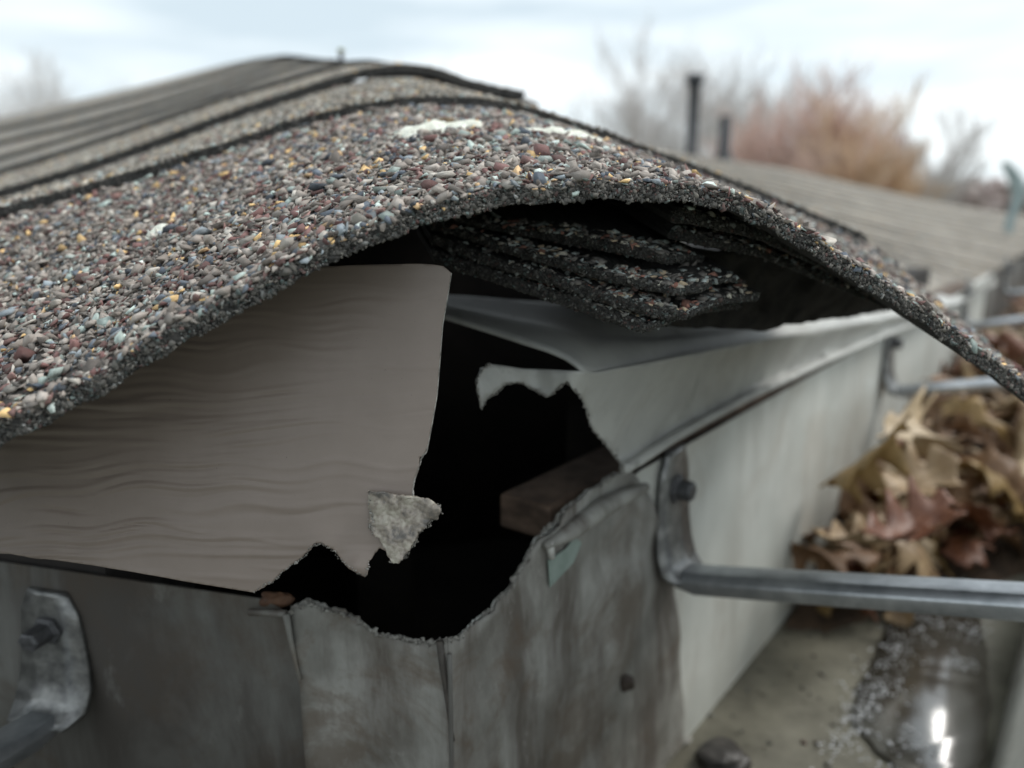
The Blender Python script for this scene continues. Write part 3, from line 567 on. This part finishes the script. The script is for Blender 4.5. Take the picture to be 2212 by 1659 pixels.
v2, f = cdt(pl_, 0); o = mk('back_wall', v2[:, 0:1] * V + E0 * MM + v2[:, 1:2] * ZV, f, M_gutl, gut, False, .0006, offset=0); o['label'] = "darker, grimy left run of the gutter's back wall"
# profile sweep (floor and front), mitred
profl = [(0, ZF), (.03, ZF + .0006), (.07, ZF + .0003), (.0999, ZF), (.106, ZF + .012), (.110, ZF + .03), (.116, ZF + .05), (.128, ZF + .068), (.1345, ZF + .08), (.1355, ZF + .094), (.1350, ZF + .098), (.128, ZF + .0985), (.1265, ZF + .094)]
def sweep(pp, nm, mt, smooth=True):
    A_, B_, C_ = [], [], []
    for o_, z_ in pp:
        c = solve2(D0 - o_, E0 - o_); A_.append(c + V * 2.6 + ZV * z_); B_.append(c + ZV * z_); C_.append(c + U * Lr + ZV * z_)
    v, f = loft(np.array([A_, B_, C_])); return mk(nm, v, f, mt, gut, smooth, .0007, offset=0)
sweep(profl[:4], 'floor', M_floor, False); sweep(profl[3:], 'front_wall', M_gut)
# mitre plate: overlapping corner piece with its own torn edge, 1.6 mm proud of the walls
o_ = .0016
def corner_plate():
    dR, eL = D0 - o_, E0 - o_; c = solve2(dR, eL); uc, vc = c @ U, c @ V
    R = uz_r(jr, dR); R = R[R[:, 0] > uc + .001]; edge = uz_r(np.array([(1400, 1062), (1412, 1110), (1436, 1180), (1462, 1300), (1466, 1420), (1480, 1600), (1487, 1700)], float), dR)
    edge = jag(edge * 1000, 2.5, .22, 44) / 1000; edge[:, 1] = np.minimum(edge[:, 1], ZR + .006)
    zb = edge[-1, 1]; pr = np.concatenate([[[uc, R[0, 1]]], R[:-8], [[edge[0, 0] - .012, ZR + .003]], edge, [[edge[-1, 0], ZF + .002], [uc, ZF + .002]]])
    v2, f = cdt(pr, .0035); W = v2[:, 0:1] * U + (dR - .0007 * fnoise(v2 * 1000, 51, 24, .05) * np.clip((v2[:, 0] - uc) / .01, 0, 1) - .0012 * np.exp(-((v2[:, 0] - uc - .045) / .012) ** 2))[:, None] * NN + v2[:, 1:2] * ZV
    o1 = mk('corner_plate', W, f, M_mitre, gut, True, .0008, offset=0)
    Lq = uz_l(jl, eL); Lq = Lq[Lq[:, 0] > vc + .001]; ed = uz_l(np.array([(622, 1326), (630, 1380), (642, 1440), (652, 1480), (660, 1600), (664, 1700)], float), eL)
    pl = np.concatenate([[[vc, Lq[0, 1]]], Lq, ed[1:], [[ed[-1, 0], ZF + .002], [vc, ZF + .002]]])
    v2, f = cdt(pl, .0035); W = v2[:, 0:1] * V + (eL - .0006 * fnoise(v2 * 1000, 52, 24, .05) * np.clip((v2[:, 0] - vc) / .01, 0, 1))[:, None] * MM + v2[:, 1:2] * ZV
    mk('corner_plate', W, f, M_mitre, gut, True, .0008, offset=0)
    # crusty burrs along the tear
    e1 = onpl(jag(tearR[:-1], 3, 3, 5), NN, dR - .0005); e2 = onpl(jag(tearL, 3, 3, 6), MM, eL - .0005); X = np.concatenate([e1, e2]) - ZV * .0006
    granules('metal_burrs', X, np.tile([0, -1, .4], (len(X), 1)), rng.uniform(.0002, .0009, len(X)), simple('crusted_metal', (.10, .09, .08), (.42, .41, .37), 700, .7, .1, .8, .001), gut, 1, 'stuff')
    # raised seam in the corner and left lap fold
    v, f = tube([c - MM * .001 - NN * .001 + ZV * (z) for z in np.linspace(-.101, ZF, 20)], .0006, 8); mk('corner_seam', v, f, M_gutl, gut, True)
    sl_ = onpl(np.array([(950, 1385), (958, 1450), (968, 1520), (978, 1600)]), MM, eL - .0012); v, f = tube(sl_, [.0009, .0008, .0006, .0005], 8); mk('corner_seam', v, f, simple('dark_seam', (.03, .026, .022), (.07, .06, .05), 300), gut, True)
    s3 = onpl(np.array([(618, 1326), (628, 1380), (641, 1440), (650, 1468)]), MM, eL - .0012); v, f = tube(s3, [.0009, .0007, .0005, .0003], 8); mk('lap_fold', v, f, M_mitre, gut, True)
    s4 = onpl(np.array([(540, 1322), (580, 1323), (618, 1326)]), MM, eL - .001); v, f = tube(s4, .0010, 8); mk('lap_fold', v, f, M_gutl, gut, True)
    # folded ridge of metal and the bright chip on the right half
    s5 = onpl(np.array([(1178, 1180), (1230, 1150), (1290, 1105), (1345, 1075), (1395, 1052)]), NN, dR - .003); v, f = tube(s5, [.001, .0025, .003, .0025, .0015], 10); mk('folded_ridge', v, f, M_mitre, gut, True)
    s6 = onpl(np.array([(1186, 1170), (1192, 1205)]), NN, dR - .003); v, f = tube(s6, [.0012, .0009], 8); mk('bright_chip', v, f, M_white, gut, True)
    pt = np.array([(1184, 1210), (1222, 1185), (1240, 1160), (1256, 1172), (1238, 1215), (1205, 1250), (1188, 1268)], float); v2, f = cdt(pt, 0); mk('paint_patch', onpl(v2, NN, dR - .0024), f, simple('old_green_paint', (.18, .23, .20), (.24, .29, .26), 200), gut, False, .0003)
corner_plate()
# sealant-and-debris lump at the lower right of the plate, clump on floor
def lump(name, c, r, label, cat, mt, seed, sq=(1, 1, 1), parent=None):
    n1, n2 = 28, 18; v = []; 
    th, ph = np.meshgrid(np.linspace(0, 2 * math.pi, n1, endpoint=False), np.linspace(.02, math.pi - .02, n2)); d = np.stack([np.sin(ph) * np.cos(th), np.sin(ph) * np.sin(th), np.cos(ph)], -1).reshape(-1, 3)
    rr = 1 + .22 * fnoise(d, seed, 20, .8) + .10 * fnoise(d, seed + 1, 30, 2.2); v = c + d * rr[:, None] * r * np.array(sq)
    f = [(i * n1 + k, i * n1 + (k + 1) % n1, (i + 1) * n1 + (k + 1) % n1, (i + 1) * n1 + k)[::-1] for i in range(n2 - 1) for k in range(n1)] + [tuple(range(n1)), tuple((n2 - 1) * n1 + k for k in range(n1))[::-1]]
    o = mk(name, v, f, mt, parent, True)
    return tag(o, label, cat) if not parent else o
lump('debris_clump', onpl([(1560, 1640)], ZV, ZF + .003)[0], .0085, "dark wet clump of debris on the gutter floor at its inner edge", 'debris', simple('wet_muck', (.015, .013, .012), (.05, .045, .04), 200, .45), 71, (1.2, 1.1, .45))
lump('mud_blob', onpl([(1352, 1475)], NN, D0 - .003)[0], .0028, "small dark mud blob stuck low on the stained corner plate", 'debris', simple('dried_mud', (.03, .02, .016), (.06, .045, .035), 300), 72, (1.1, .5, 1.1))
lump('leaf_scrap', onpl([(600, 1296)], MM, E0 + .002)[0], .0032, "rusty leaf scrap peeping over the left rim beside the hole", 'debris', simple('rusty_scrap', (.07, .032, .016), (.14, .07, .035), 300), 73, (1.3, .6, .8))
# water on the floor
def puddle(px, label, seed, smo=3):
    p = jag(np.array(px + [px[0]], float), 8, 3.5, seed)[:-1]; v2, f = cdt(p, 0); o = mk('water', onpl(v2, ZV, ZF + .0022), f, M_water, None, True, .0008); tag(o, None, None, None, 'structure')
puddle([(1850, 1480), (1900, 1400), (1930, 1310), (1985, 1290), (2060, 1320), (2110, 1335), (2130, 1400), (2140, 1520), (2120, 1659), (2100, 1750), (1950, 1750), (1935, 1650), (1880, 1600), (1840, 1560)], '', 81)
# bright floating scum and foam specks
fo = []
for (x0, y0, x1, y1, n_, sc_) in [(1990, 1330, 1850, 1560, 230, 30), (1880, 1480, 1800, 1640, 150, 26), (2000, 1345, 2120, 1370, 90, 16), (2060, 1420, 2090, 1440, 40, 14), (1940, 1600, 1960, 1650, 40, 40)]:
    a = rng.random(n_)[:, None]; fo.append(np.array([[x0, y0]]) * (1 - a) + np.array([[x1, y1]]) * a + rng.normal(0, sc_, (n_, 2)) * [1, .8])
fo = np.concatenate(fo); X = onpl(fo, ZV, ZF + .0034); tag(granules('foam_scum', X, np.tile(ZV, (len(X), 1)), rng.uniform(.0003, .0010, len(X)), simple('pale_scum', (.68, .70, .74), (.88, .90, .93), 900, .3), None, .3), "pale scum and bubbles along the waterline on the gutter floor", 'scum', None, 'stuff')
# floor specks
fs = np.stack([rng.uniform(1530, 2000, 70), rng.uniform(1300, 1659, 70)], 1); X = onpl(fs, ZV, ZF + .0012); tag(granules('grit_specks', X, np.tile(ZV, (70, 1)), rng.uniform(.0005, .0014, 70), M_grit, None, .3), "dark grit scattered over the bare gutter floor", 'grit', None, 'stuff')
# ------------------------------------------------------------------ gutter hangers
def hanger_proto(label, L_=.128, rise=.030):
    rt = empty('gutter_hanger', (0, 0, 0), label, 'gutter hanger', 'aluminium hangers across the gutter')
    # local x along wall, y out from wall, z up; origin at wall behind strap
    pr = [(0.0005, .040), (.0006, .032), (.0009, .016), (.0018, .006), (.0040, -.001), (.0085, -.004)]
    wx = [.0065, .0100, .0115, .0125, .0125, .0095]; rows = [[(-w_, y_, z_), (-w_ * .3, y_ + .0004, z_), (w_ * .3, y_ + .0004, z_), (w_, y_, z_)] for (y_, z_), w_ in zip(pr, wx)]
    pts = np.array(rows, float); n_ = 24; rs = np.stack([resample(pts[:, k], n_) for k in range(4)], 1)
    v, f = loft(rs); bo = mk('bracket', v, f, M_alub, rt, True, .0014, offset=1)
    # strap: inverted channel
    cs = [(-.0058, -.0045), (-.0064, .0), (-.0044, .0020), (.0044, .0020), (.0064, .0), (.0058, -.0045)]
    rows = []
    for y_ in np.r_[.002, .006, np.linspace(.012, L_, 12)]:
        k = min(1, y_ / .012); z_ = -.006 + rise * y_ / L_ + .0015 * (1 - k); rows.append([(x_ * (.8 + .2 * k), y_, z_ + zz_ * (.5 + .5 * k)) for x_, zz_ in cs])
    v, f = loft(np.array(rows)); so_ = mk('strap', v, f, M_alu, rt, False, .0012, offset=0); bevel(so_, .0007)
    # screw hex head with washer
    sc_ = mk('screw', *tube([(0, .0005, .026), (0, .0022, .026), (0, .0023, .026), (0, .0068, .026), (0, .0073, .026)], [.0052, .0052, .0036, .0036, .0028], 6), M_screw, rt); bevel(sc_, .0004)
    return rt
def copy_tree(o, parent=None):
    c = o.copy(); COL.objects.link(c); c.parent = parent
    for ch in list(o.children): copy_tree(ch, c)
    return c
hp = hanger_proto("nearest right gutter hanger, long metal strap crossing in front of the leaves")
HL = ["second hanger along the right gutter, strap bright where the leaves end", "third hanger along the right gutter, seen just under the cap's right end",
      "fourth hanger along the right gutter, blurred bright bar beside the roof edge", "fifth hanger along the right gutter, faint beyond the fourth"]
rotR = math.atan2(-NN[1], -NN[0]) - math.pi / 2
for i, (u_, z_) in enumerate([(.238, -.1215), (.553, -.116), (.866, -.112), (1.179, -.110), (1.49, -.110)]):
    h_ = hp if i == 0 else copy_tree(hp)
    if i: h_['label'] = HL[i - 1]
    h_.location = tuple(U * u_ + NN * (D0 - .0022) + ZV * z_); h_.rotation_euler = (0, 0, rotR)
h_ = copy_tree(hp); X = onpl([(135, 1498)], MM, E0 - .0010)[0]; h_.location = tuple(X); h_.rotation_euler = (0, 0, math.atan2(-MM[1], -MM[0]) - math.pi / 2)
h_['label'] = "left gutter hanger, dull bracket with a hex screw below the tan cover"; h_.scale = (.92, 1.2, .78)
# ------------------------------------------------------------------ house carcass
house = empty('house', (.5, 1.2, -3.0), "house under the shingled roof, its corner timber showing through the hole", 'house')
bx = []
# timber fascia on the right, starts as a broken end inside the hole
v, f = box_pts(U * .172 + NN * .1165 + ZV * -.0935, U * .78, NN * .018, ZV * .0105); o = mk('timber_fascia', v, f, M_wood, house); bevel(o, .0012)
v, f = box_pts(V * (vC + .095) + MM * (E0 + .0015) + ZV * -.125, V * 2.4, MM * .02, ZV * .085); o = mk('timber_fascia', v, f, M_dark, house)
# walls below
w1 = [solve2(D0 + .004, E0 + .004), solve2(D0 + .1, E0 + .1)]
c_ = solve2(D0 + .002, E0 + .002)
v, f = join([box_pts(c_ + U * .0 + ZV * -3, U * 5, NN * .10, ZV * 2.78), box_pts(c_ + ZV * -3 + V * .0, V * 3.0, MM * .10, ZV * 2.78)]); mk('wall', v, f, M_wall, house)
# dark interior: floor, back, and rafters
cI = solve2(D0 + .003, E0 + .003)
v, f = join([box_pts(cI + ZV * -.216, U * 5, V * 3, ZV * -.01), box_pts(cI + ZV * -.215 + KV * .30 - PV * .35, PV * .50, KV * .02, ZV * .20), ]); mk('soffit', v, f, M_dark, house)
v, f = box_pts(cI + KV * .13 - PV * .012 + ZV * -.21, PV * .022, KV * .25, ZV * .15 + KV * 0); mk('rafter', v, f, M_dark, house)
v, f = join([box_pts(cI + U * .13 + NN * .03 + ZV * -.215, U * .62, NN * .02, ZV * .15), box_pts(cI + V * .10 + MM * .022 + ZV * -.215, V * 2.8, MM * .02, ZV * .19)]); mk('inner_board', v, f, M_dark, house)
sa = resample([(1500, 535, .20), (1650, 556, .215), (1800, 598, .24), (1900, 636, .28), (1975, 655, .33)], 80)
sb = resample([(1425, 708, .20), (1560, 708, .22), (1640, 716, .235), (1690, 704, .245), (1800, 690, .28), (1900, 674, .33), (1985, 660, .37)], 80); sb[:, 1] += 2.2 * fnoise(sb[:, :1], 77, 24, .03)
sa_, sb_ = P(sa[:, :2], sa[:, 2]), P(sb[:, :2], sb[:, 2]); g_ = np.array([sa_ * (1 - a) + sb_ * a for a in np.linspace(0, 1, 16)]); g_[..., 1] += .0016 * fnoise(g_.reshape(-1, 3) * 1000, 78, 40, .12).reshape(g_.shape[:2])
v, f = loft(g_); mk('shade_sheet', v, f, simple('underside_shade_black', (.008, .007, .007), (.035, .03, .026), 200, .95, 0, .9, .002), house, False, .004, offset=-1)  # added near-black sheet for the shade and ragged debris under the right shingles
# roof deck under the caps
ssr = np.linspace(-.20, .120, 60); rows = []
for K in np.linspace(.205, .62, 12):
    j = max(i for i in range(7) if EDGE[i][0] <= K); a = (K - EDGE[j][0]) / (EDGE[j + 1][0] - EDGE[j][0]); zz = zc(j, ssr) * (1 - a) + zc(j + 1, ssr) * a
    zz = np.where(ssr > .11, np.interp(.11, ssr, zz) - .62 * (ssr - .11), zz) - .006 - .010 * np.clip((K - .205) / .1, 0, 1); rows.append(ssr[:, None] * PV + K * KV + zz[:, None] * ZV)
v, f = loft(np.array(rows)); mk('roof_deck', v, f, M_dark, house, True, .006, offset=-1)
# right roof slope: lapped shingle courses running back to the skyline
L0 = [(1300, 372, .50), (1480, 428, .58), (1700, 492, .75), (1939, 560, 1.0), (2118, 607, 1.25)]
SK = [(1250, 300, 3.4), (1330, 312, 3.5), (1500, 336, 4.0), (1700, 366, 4.3), (1850, 400, 4.5), (2000, 432, 4.8), (2212, 468, 5.2), (2330, 478, 5.6)]
def crv(f_):
    xr = np.interp(f_, [0, .35, .7, 1], [2118, 2160, 2225, 2330]); x = np.linspace(1290, xr, 60)
    a = np.array(L0); b_ = np.array(SK); xa = 1300 + (x - 1290) / (xr - 1290) * 818
    ya = np.interp(xa, a[:, 0], a[:, 1]); za = np.interp(xa, a[:, 0], a[:, 2]); xb = 1250 + (x - 1290) / (xr - 1290) * 1080
    yb = np.interp(xb, b_[:, 0], b_[:, 1]); zb = np.interp(xb, b_[:, 0], b_[:, 2])
    g = f_; xx = xa * (1 - g) + xb * g; return P(np.stack([xx, ya * (1 - g) + yb * g], 1), 1 / ((1 - g) / za + g / zb))
rows = []; prev = None
fr = np.linspace(0, 1, 15) ** 1.15
strip = [(1300, 420, .34), (1500, 455, .36), (1700, 520, .39), (1820, 575, .42), (1920, 636, .47), (2000, 660, .60), (2070, 645, .85), (2118, 618, 1.2)]
st = smoothc(resample(strip, 60), 2); c_prev = P(st[:, :2], st[:, 2]); parts = []
for i, g in enumerate(fr):
    c = crv(g); thk = .0012 + .003 * g + .002 * (i % 3 == 0)
    v, f = loft(np.array([c_prev, c - ZV * thk * .2])); parts.append((v, f[:, ::-1])); v, f = loft(np.array([c - ZV * thk * .2, c + ZV * thk])); parts.append((v, f[:, ::-1])); c_prev = c + ZV * thk
v, f = join(parts); mk('roof_slope', v, f, M_far, house)
# left roof slope beneath and left of the caps
rows = [];
for j in range(2, 8):
    s_ = np.linspace(-1.6, -.1, 40); K = EDGE[j][0]; s0, z0 = PR[j]; i0 = np.searchsorted(s0, s0[0] + .03); sl0 = (z0[i0] - z0[0]) / (s0[i0] - s0[0]); z = np.where(s_ < s0[0], z0[0] + (s_ - s0[0]) * sl0, np.interp(s_, s0, z0)) - .003; rows.append(s_[:, None] * PV + K * KV + z[:, None] * ZV)
v, f = loft(np.array(rows)); mk('roof_slope', v, f[:, ::-1], M_far2, house, True, .01, offset=-1)
# ------------------------------------------------------------------ vent pipes, bent pipe
def vent(px, y0, y1, Z, r, label, flare):
    b_ = P([(px, y0 + 12)], Z)[0]; h_ = (y0 + 12 - y1) / F * Z; rt = empty('vent_pipe', b_, label, 'vent pipe', 'black vent pipes on the roof')
    if flare: pr_, rr = [0, h_ * .12, h_ * .13, h_ * .86, h_ * .90, h_], [r * 1.5, r * 1.35, r, r, r * 1.55, r * 1.6]
    else: pr_, rr = [0, h_ * .2, h_ * .22, h_], [r * 1.4, r * 1.3, r, r]
    v, f = tube([b_ + ZV * a for a in pr_[1:]], rr[1:], 24); mk('pipe', v, f, M_black, rt, True)
    v, f = tube([b_ - ZV * .03, b_ + ZV * pr_[1]], [r * 2.0, r * 1.3], 24); mk('pipe_collar', v, f, M_black, rt, True)
vent(1493, 336, 172, 3.9, .026, "taller black vent pipe with a flared top on the roof", True)
vent(1563, 340, 256, 4.0, .030, "shorter plain black vent pipe right of the taller one", False)
bp_ = [(2176, 520, 2.6), (2180, 480, 2.6), (2194, 445, 2.6), (2202, 420, 2.6), (2198, 395, 2.6), (2184, 370, 2.6), (2168, 350, 2.6)]
q = smoothc(resample(bp_, 40), 4); v, f = tube(P(q[:, :2], q[:, 2]), np.interp(np.arange(40), [0, 14, 24, 34, 39], [.014, .014, .024, .017, .010]), 14)
rt = empty('mast_pipe', P([(2176, 520)], 2.6)[0], "pale green bent mast pipe standing past the roof's right edge", 'pipe'); mk('bent_pipe', v, f, M_pale, rt, True)
v, f = tube([P([(2176, 520)], 2.6)[0], P([(2176, 900)], 2.6)[0] - ZV * 1.5], [.02, .02], 14); mk('post', v, f, M_screw, rt, True)
# ------------------------------------------------------------------ oak leaves
def leaf_mesh(L_, W_, curl, twist, seed, nl=5):
    r = np.random.default_rng(seed); nt_, nw = 34, 7; tt = np.linspace(0, 1, nt_); env = np.sin(math.pi * np.clip(tt * .92 + .06, 0, 1)) ** .7 * (.6 + .6 * tt)
    lob = .66 + .34 * np.cos(2 * math.pi * (tt * nl * .8 + .4 + r.uniform(-.05, .05))); w_ = W_ / 2 * env * lob; w_[:4] = W_ * .02
    nl = int(r.integers(3, 5)); side = {}
    for sg in (-1, 1):
        ph, am = r.uniform(0, 1), r.uniform(.18, .36); side[sg] = W_ / 2 * env * (1 - am + am * np.cos(2 * math.pi * (tt * nl + ph + .06 * np.sin(7 * tt + ph)))) * (1 + .12 * fnoise(tt[:, None] * 10, seed + sg, 6, .8)); side[sg][:4] = W_ * .02
    bend = r.uniform(-.5, .9); v = []
    for i, t_ in enumerate(tt):
        for k in range(nw):
            s_ = (k / (nw - 1) - .5) * 2; w_ = side[1 if s_ > 0 else -1]; x = (t_ - .5) * L_ + abs(s_) * w_[i] * .25; y = s_ * w_[i]; z = -.0 + curl * (s_ * w_[i]) ** 2 / W_ * 4 + .5 * bend * L_ * math.sin(t_ * 3.0); a = twist * (t_ - .5)
            v.append((x, y * math.cos(a) - z * math.sin(a), y * math.sin(a) + z * math.cos(a)))
    v = np.array(v); v[:, 2] += .0012 * fnoise(v * 100, seed, 12, .9); return v, grid_faces(nt_, nw)
def leaf(pos, rot, L_, W_, curl, twist, mt, label, seed, group=None):
    v, f = leaf_mesh(L_, W_, curl, twist, seed); o = mk('oak_leaf', v, f, mt, None, True, .00035); me = o.data
    # midrib as a child
    c = (v.min(0) + v.max(0)) / 2; o.location = tuple(pos); o.rotation_euler = rot; tag(o, label, 'leaf', group)
    mid = v.reshape(34, 7, 3)[::3, 3] + [0, 0, .0003]; tv, tf = tube(mid, np.linspace(.0007, .0002, len(mid)), 5)
    md = bpy.data.meshes.new('midrib'); md.from_pydata([tuple(a - c) for a in tv], [], tf); md.materials.append(mt); mo = bpy.data.objects.new('midrib', md); COL.objects.link(mo); mo.parent = o
    return o
def gpos(px, py, d): return onpl([(px, py)], NN, d)[0]
GRP = "dry oak leaves heaped in the right gutter"
rl = random.Random(5)
v, f = [], []
us = np.linspace(.372, 3.2, 90); ds = np.linspace(.006, .110, 14)
hh = np.interp(us, [.372, .50, .58, .8, 3.2], [ZF, -.190, -.160, -.145, -.128]); G = np.array([[U * (a + max(0, (.095 - d_) * 1.9) * (1.6 - min(1.6, a)) / 1.23) + NN * d_ + ZV * h_ for d_ in ds] for a, h_ in zip(us, hh)]); G[..., 2] += .004 * fnoise(G.reshape(-1, 3) * 100, 91, 20, .8).reshape(G.shape[:2]); G[0, :, 2] = ZF
v, f = loft(G); tag(mk('leaf_litter', v, f[:, ::-1], M_litter, None, True), "dark rotting leaf litter under the oak leaves in the gutter", 'leaf litter', None, 'stuff')
for i in range(190):
    u_ = .392 + 1.5 * rl.random() ** 1.7; d_ = rl.uniform(.012, .098); 
    if u_ < .37 + max(0, (.095 - d_) * 1.9): continue
    zt = np.interp(u_ - .6 * max(0, .09 - d_), [.33, .40, .55, .8, 3.2], [-.200, -.178, -.142, -.130, -.118]); z_ = zt - rl.random() * .02
    mt = rl.choice([M_leaf[0], M_leaf[0], M_leaf[1], M_leaf[1], M_leaf[1], M_leaf[3], M_leaf[4], M_leaf[2]])
    leaf(U * u_ + NN * d_ + ZV * z_, (rl.uniform(-.9, .9), rl.uniform(-.9, .9), rl.uniform(0, 6.3)), rl.uniform(.038, .062), rl.uniform(.022, .036), rl.uniform(-1, 1), rl.uniform(-1, 1), mt, "dry curled oak leaf heaped in the right gutter beyond the near strap", 500 + i, GRP)
for i in range(46):
    d_ = rl.uniform(.014, .100); u_ = .392 + max(0, (.095 - d_) * 1.9) + rl.random() * .13; z_ = ZF + .006 + (u_ - .36) * .12 + rl.random() * .012
    leaf(U * u_ + NN * d_ + ZV * z_, (rl.uniform(-.4, .4), rl.uniform(-.4, .4), rl.uniform(0, 6.3)), rl.uniform(.035, .055), rl.uniform(.02, .034), rl.uniform(-.5, .8), rl.uniform(-.5, .5), rl.choice([M_leaf[1], M_leaf[1], M_leaf[0], M_leaf[2], M_leaf[3]]), "wet flattened oak leaf along the front edge of the heap, behind the near strap", 900 + i, GRP)
leaf(gpos(1960, 1120, .060), (.15, -.1, .5), .062, .034, .5, .3, M_leaf[2], "broad rust red leaf lying lowest in front of the heap", 701, GRP)
leaf(gpos(1890, 1010, .080), (.5, .9, 2.3), .058, .036, -.6, .6, M_leaf[3], "ochre oak leaf with a point raised against the gutter wall", 702, GRP)
leaf(gpos(2155, 1050, .045), (1.0, .7, 1.5), .060, .034, .4, -.5, M_leaf[4], "pale tan lobed leaf standing upright at the right of the heap", 703, GRP)
leaf(gpos(1980, 1030, .065), (.5, -.3, .2), .046, .036, .3, .3, M_leaf[0], "flat pinkish tan leaf in the middle of the heap", 704, GRP)
leaf(gpos(1850, 1150, .080), (.1, .1, .3), .050, .024, .6, .2, M_leaf[0], "narrow tan leaf curled flat against the near strap", 705, GRP)
leaf(gpos(2110, 1150, .045), (.1, .05, -.2), .055, .026, .6, .2, M_leaf[1], "narrow brown leaf lying on the wet floor under the heap's right", 706, GRP)
leaf(gpos(1985, 925, .075), (.9, .3, .9), .060, .040, .5, .5, M_leaf[4], "large pale leaf just below the second hanger's strap", 707, GRP)
# ------------------------------------------------------------------ ground, trees, far wood
v, f = loft(np.array([[(x, y, -3.0 + 0) for x in np.linspace(-1500, 1500, 5)] for y in np.linspace(-1500, 1500, 5)])); tag(mk('ground', v, f[:, ::-1], M_grass), None, None, None, 'structure')
def tree(base, H, spread, twigs, label, seed, mt, n_main=6, depth=5, trunk_r=.12, group=None, up=.5):
    r = random.Random(seed); rt = empty('bare_tree', base, label, 'tree', group)
    TV, TF, CV, CF = [], [], [], []
    def seg(a, b, ra, rb, V_, F_):
        d = b - a; l = np.linalg.norm(d); d = d / l; x = np.cross(d, [.3, .5, .8]); x /= np.linalg.norm(x); y = np.cross(d, x); n0 = len(V_); ns = 5 if ra > .02 else 3
        for c_, q_ in ((a, ra), (b, rb)):
            for k in range(ns): an = 2 * math.pi * k / ns; V_.append(c_ + q_ * (math.cos(an) * x + math.sin(an) * y))
        for k in range(ns): F_.append((n0 + k, n0 + (k + 1) % ns, n0 + ns + (k + 1) % ns, n0 + ns + k))
    def grow(p, d, l, ra, lev):
        nseg = 3; q = p; dd_ = d
        for i in range(nseg):
            dd_ = dd_ + np.array([r.gauss(0, .13), r.gauss(0, .13), r.gauss(.03, .08)]); dd_ /= np.linalg.norm(dd_); q2 = q + dd_ * l / nseg; a0 = ra * (1 - .3 * i / nseg); a1 = ra * (1 - .3 * (i + 1) / nseg)
            if lev >= 2: seg(q, q2, a0, a1, CV, CF)
            else: seg(q, q2, a0, a1, TV, TF)
            q = q2
            if lev < depth and (i > 0 or lev > 0):
                for _ in range(r.choice([1, 2, 2]) if lev < depth - 1 else 3):
                    sd_ = np.array([r.gauss(0, 1), r.gauss(0, 1), r.gauss(up, .5)]); sd_ /= np.linalg.norm(sd_); nd = dd_ * .75 + sd_ * spread; nd /= np.linalg.norm(nd); grow(q, nd, l * r.uniform(.5, .75), max(a1 * .55, .0045), lev + 1)
    base = np.array(base, float); tr_h = H * .3; top_ = base + [0, 0, tr_h]; seg(base, top_, trunk_r, trunk_r * .8, TV, TF)
    for i in range(n_main):
        a = 2 * math.pi * i / n_main + r.uniform(-.4, .4); d = np.array([math.cos(a) * spread * .8, math.sin(a) * spread * .8, 1.0]); grow(top_ - [0, 0, tr_h * .2 * r.random()], d / np.linalg.norm(d), H * .33 * r.uniform(.8, 1.1), trunk_r * .5, 1)
    mk('trunk', TV, TF, M_bark, rt, True); mk('crown', CV, CF, mt, rt)
def treeat(px, ytop, D_, spread, mt, label, seed, **k):
    b_ = P([(px, 430)], 1.)[0]; b_ = b_ / b_[1] * D_; topz = P([(px, ytop)], 1.)[0]; topz = topz[2] / topz[1] * D_; b_[2] = -3.0; tree(b_, (topz + 3) * .95, spread, 0, label, seed, mt, **k)
G2 = "bare winter trees beyond the roof"
treeat(1790, 150, 16, .46, M_twigr, "wide red brown bare tree, largest of the group behind the vent pipes", 1, group=G2, n_main=8)
treeat(1835, 165, 15.5, .42, M_twigo, "orange brown bare tree at the right side of the red brown group", 2, group=G2, n_main=6)
treeat(1700, 190, 17, .46, M_twigr, "red brown bare tree just right of the shorter vent pipe", 3, group=G2, n_main=7)
treeat(1600, 270, 18, .6, M_twigr, "low red brown bare tree standing behind the two vent pipes", 4, group=G2, n_main=6)
treeat(1410, 80, 26, .35, M_twig, "slim pale grey tree left of the taller vent pipe", 5, group=G2, n_main=4)
treeat(1560, 70, 28, .5, M_twig, "tall pale grey tree rising above the two vent pipes", 6, group=G2, n_main=6)
treeat(1955, 210, 22, .4, M_twig, "pale leaning grey tree right of the orange brown one", 7, group=G2, n_main=4)
treeat(1290, 190, 30, .3, M_twig, "faint slim tree beyond the cap's right shoulder", 8, group=G2, n_main=3, depth=4)
treeat(870, 90, 34, .45, M_twig, "faint pale tree right above the third hip cap", 9, group=G2, n_main=4, depth=4)
treeat(85, 95, 20, .5, M_twig, "grey tree at the far left of the sky", 10, group=G2, n_main=5)
treeat(210, 140, 26, .5, M_twig, "faint grey tree right of the one at the far left", 11, group=G2, n_main=4, depth=4)
pts = []; r = np.random.default_rng(3)
az = r.uniform(-1.0, 1.2, 9000); dist = r.uniform(75, 95, 9000); hgt = np.abs(fnoise(az[:, None] * 10, 4, 12, .8)) * 1.2 + 1.0
X = np.stack([np.sin(az) * dist, np.cos(az) * dist, -3 + r.random(9000) * (3.0 + hgt)], 1)
tag(granules('far_wood', X, np.tile(ZV, (9000, 1)), r.uniform(.3, .9, 9000), simple('distant_bare_wood', (.34, .27, .25), (.46, .38, .35), .3, .95, 0, 0), None, 1.0), "low pinkish line of distant bare woods at the horizon", 'woods', None, 'stuff')
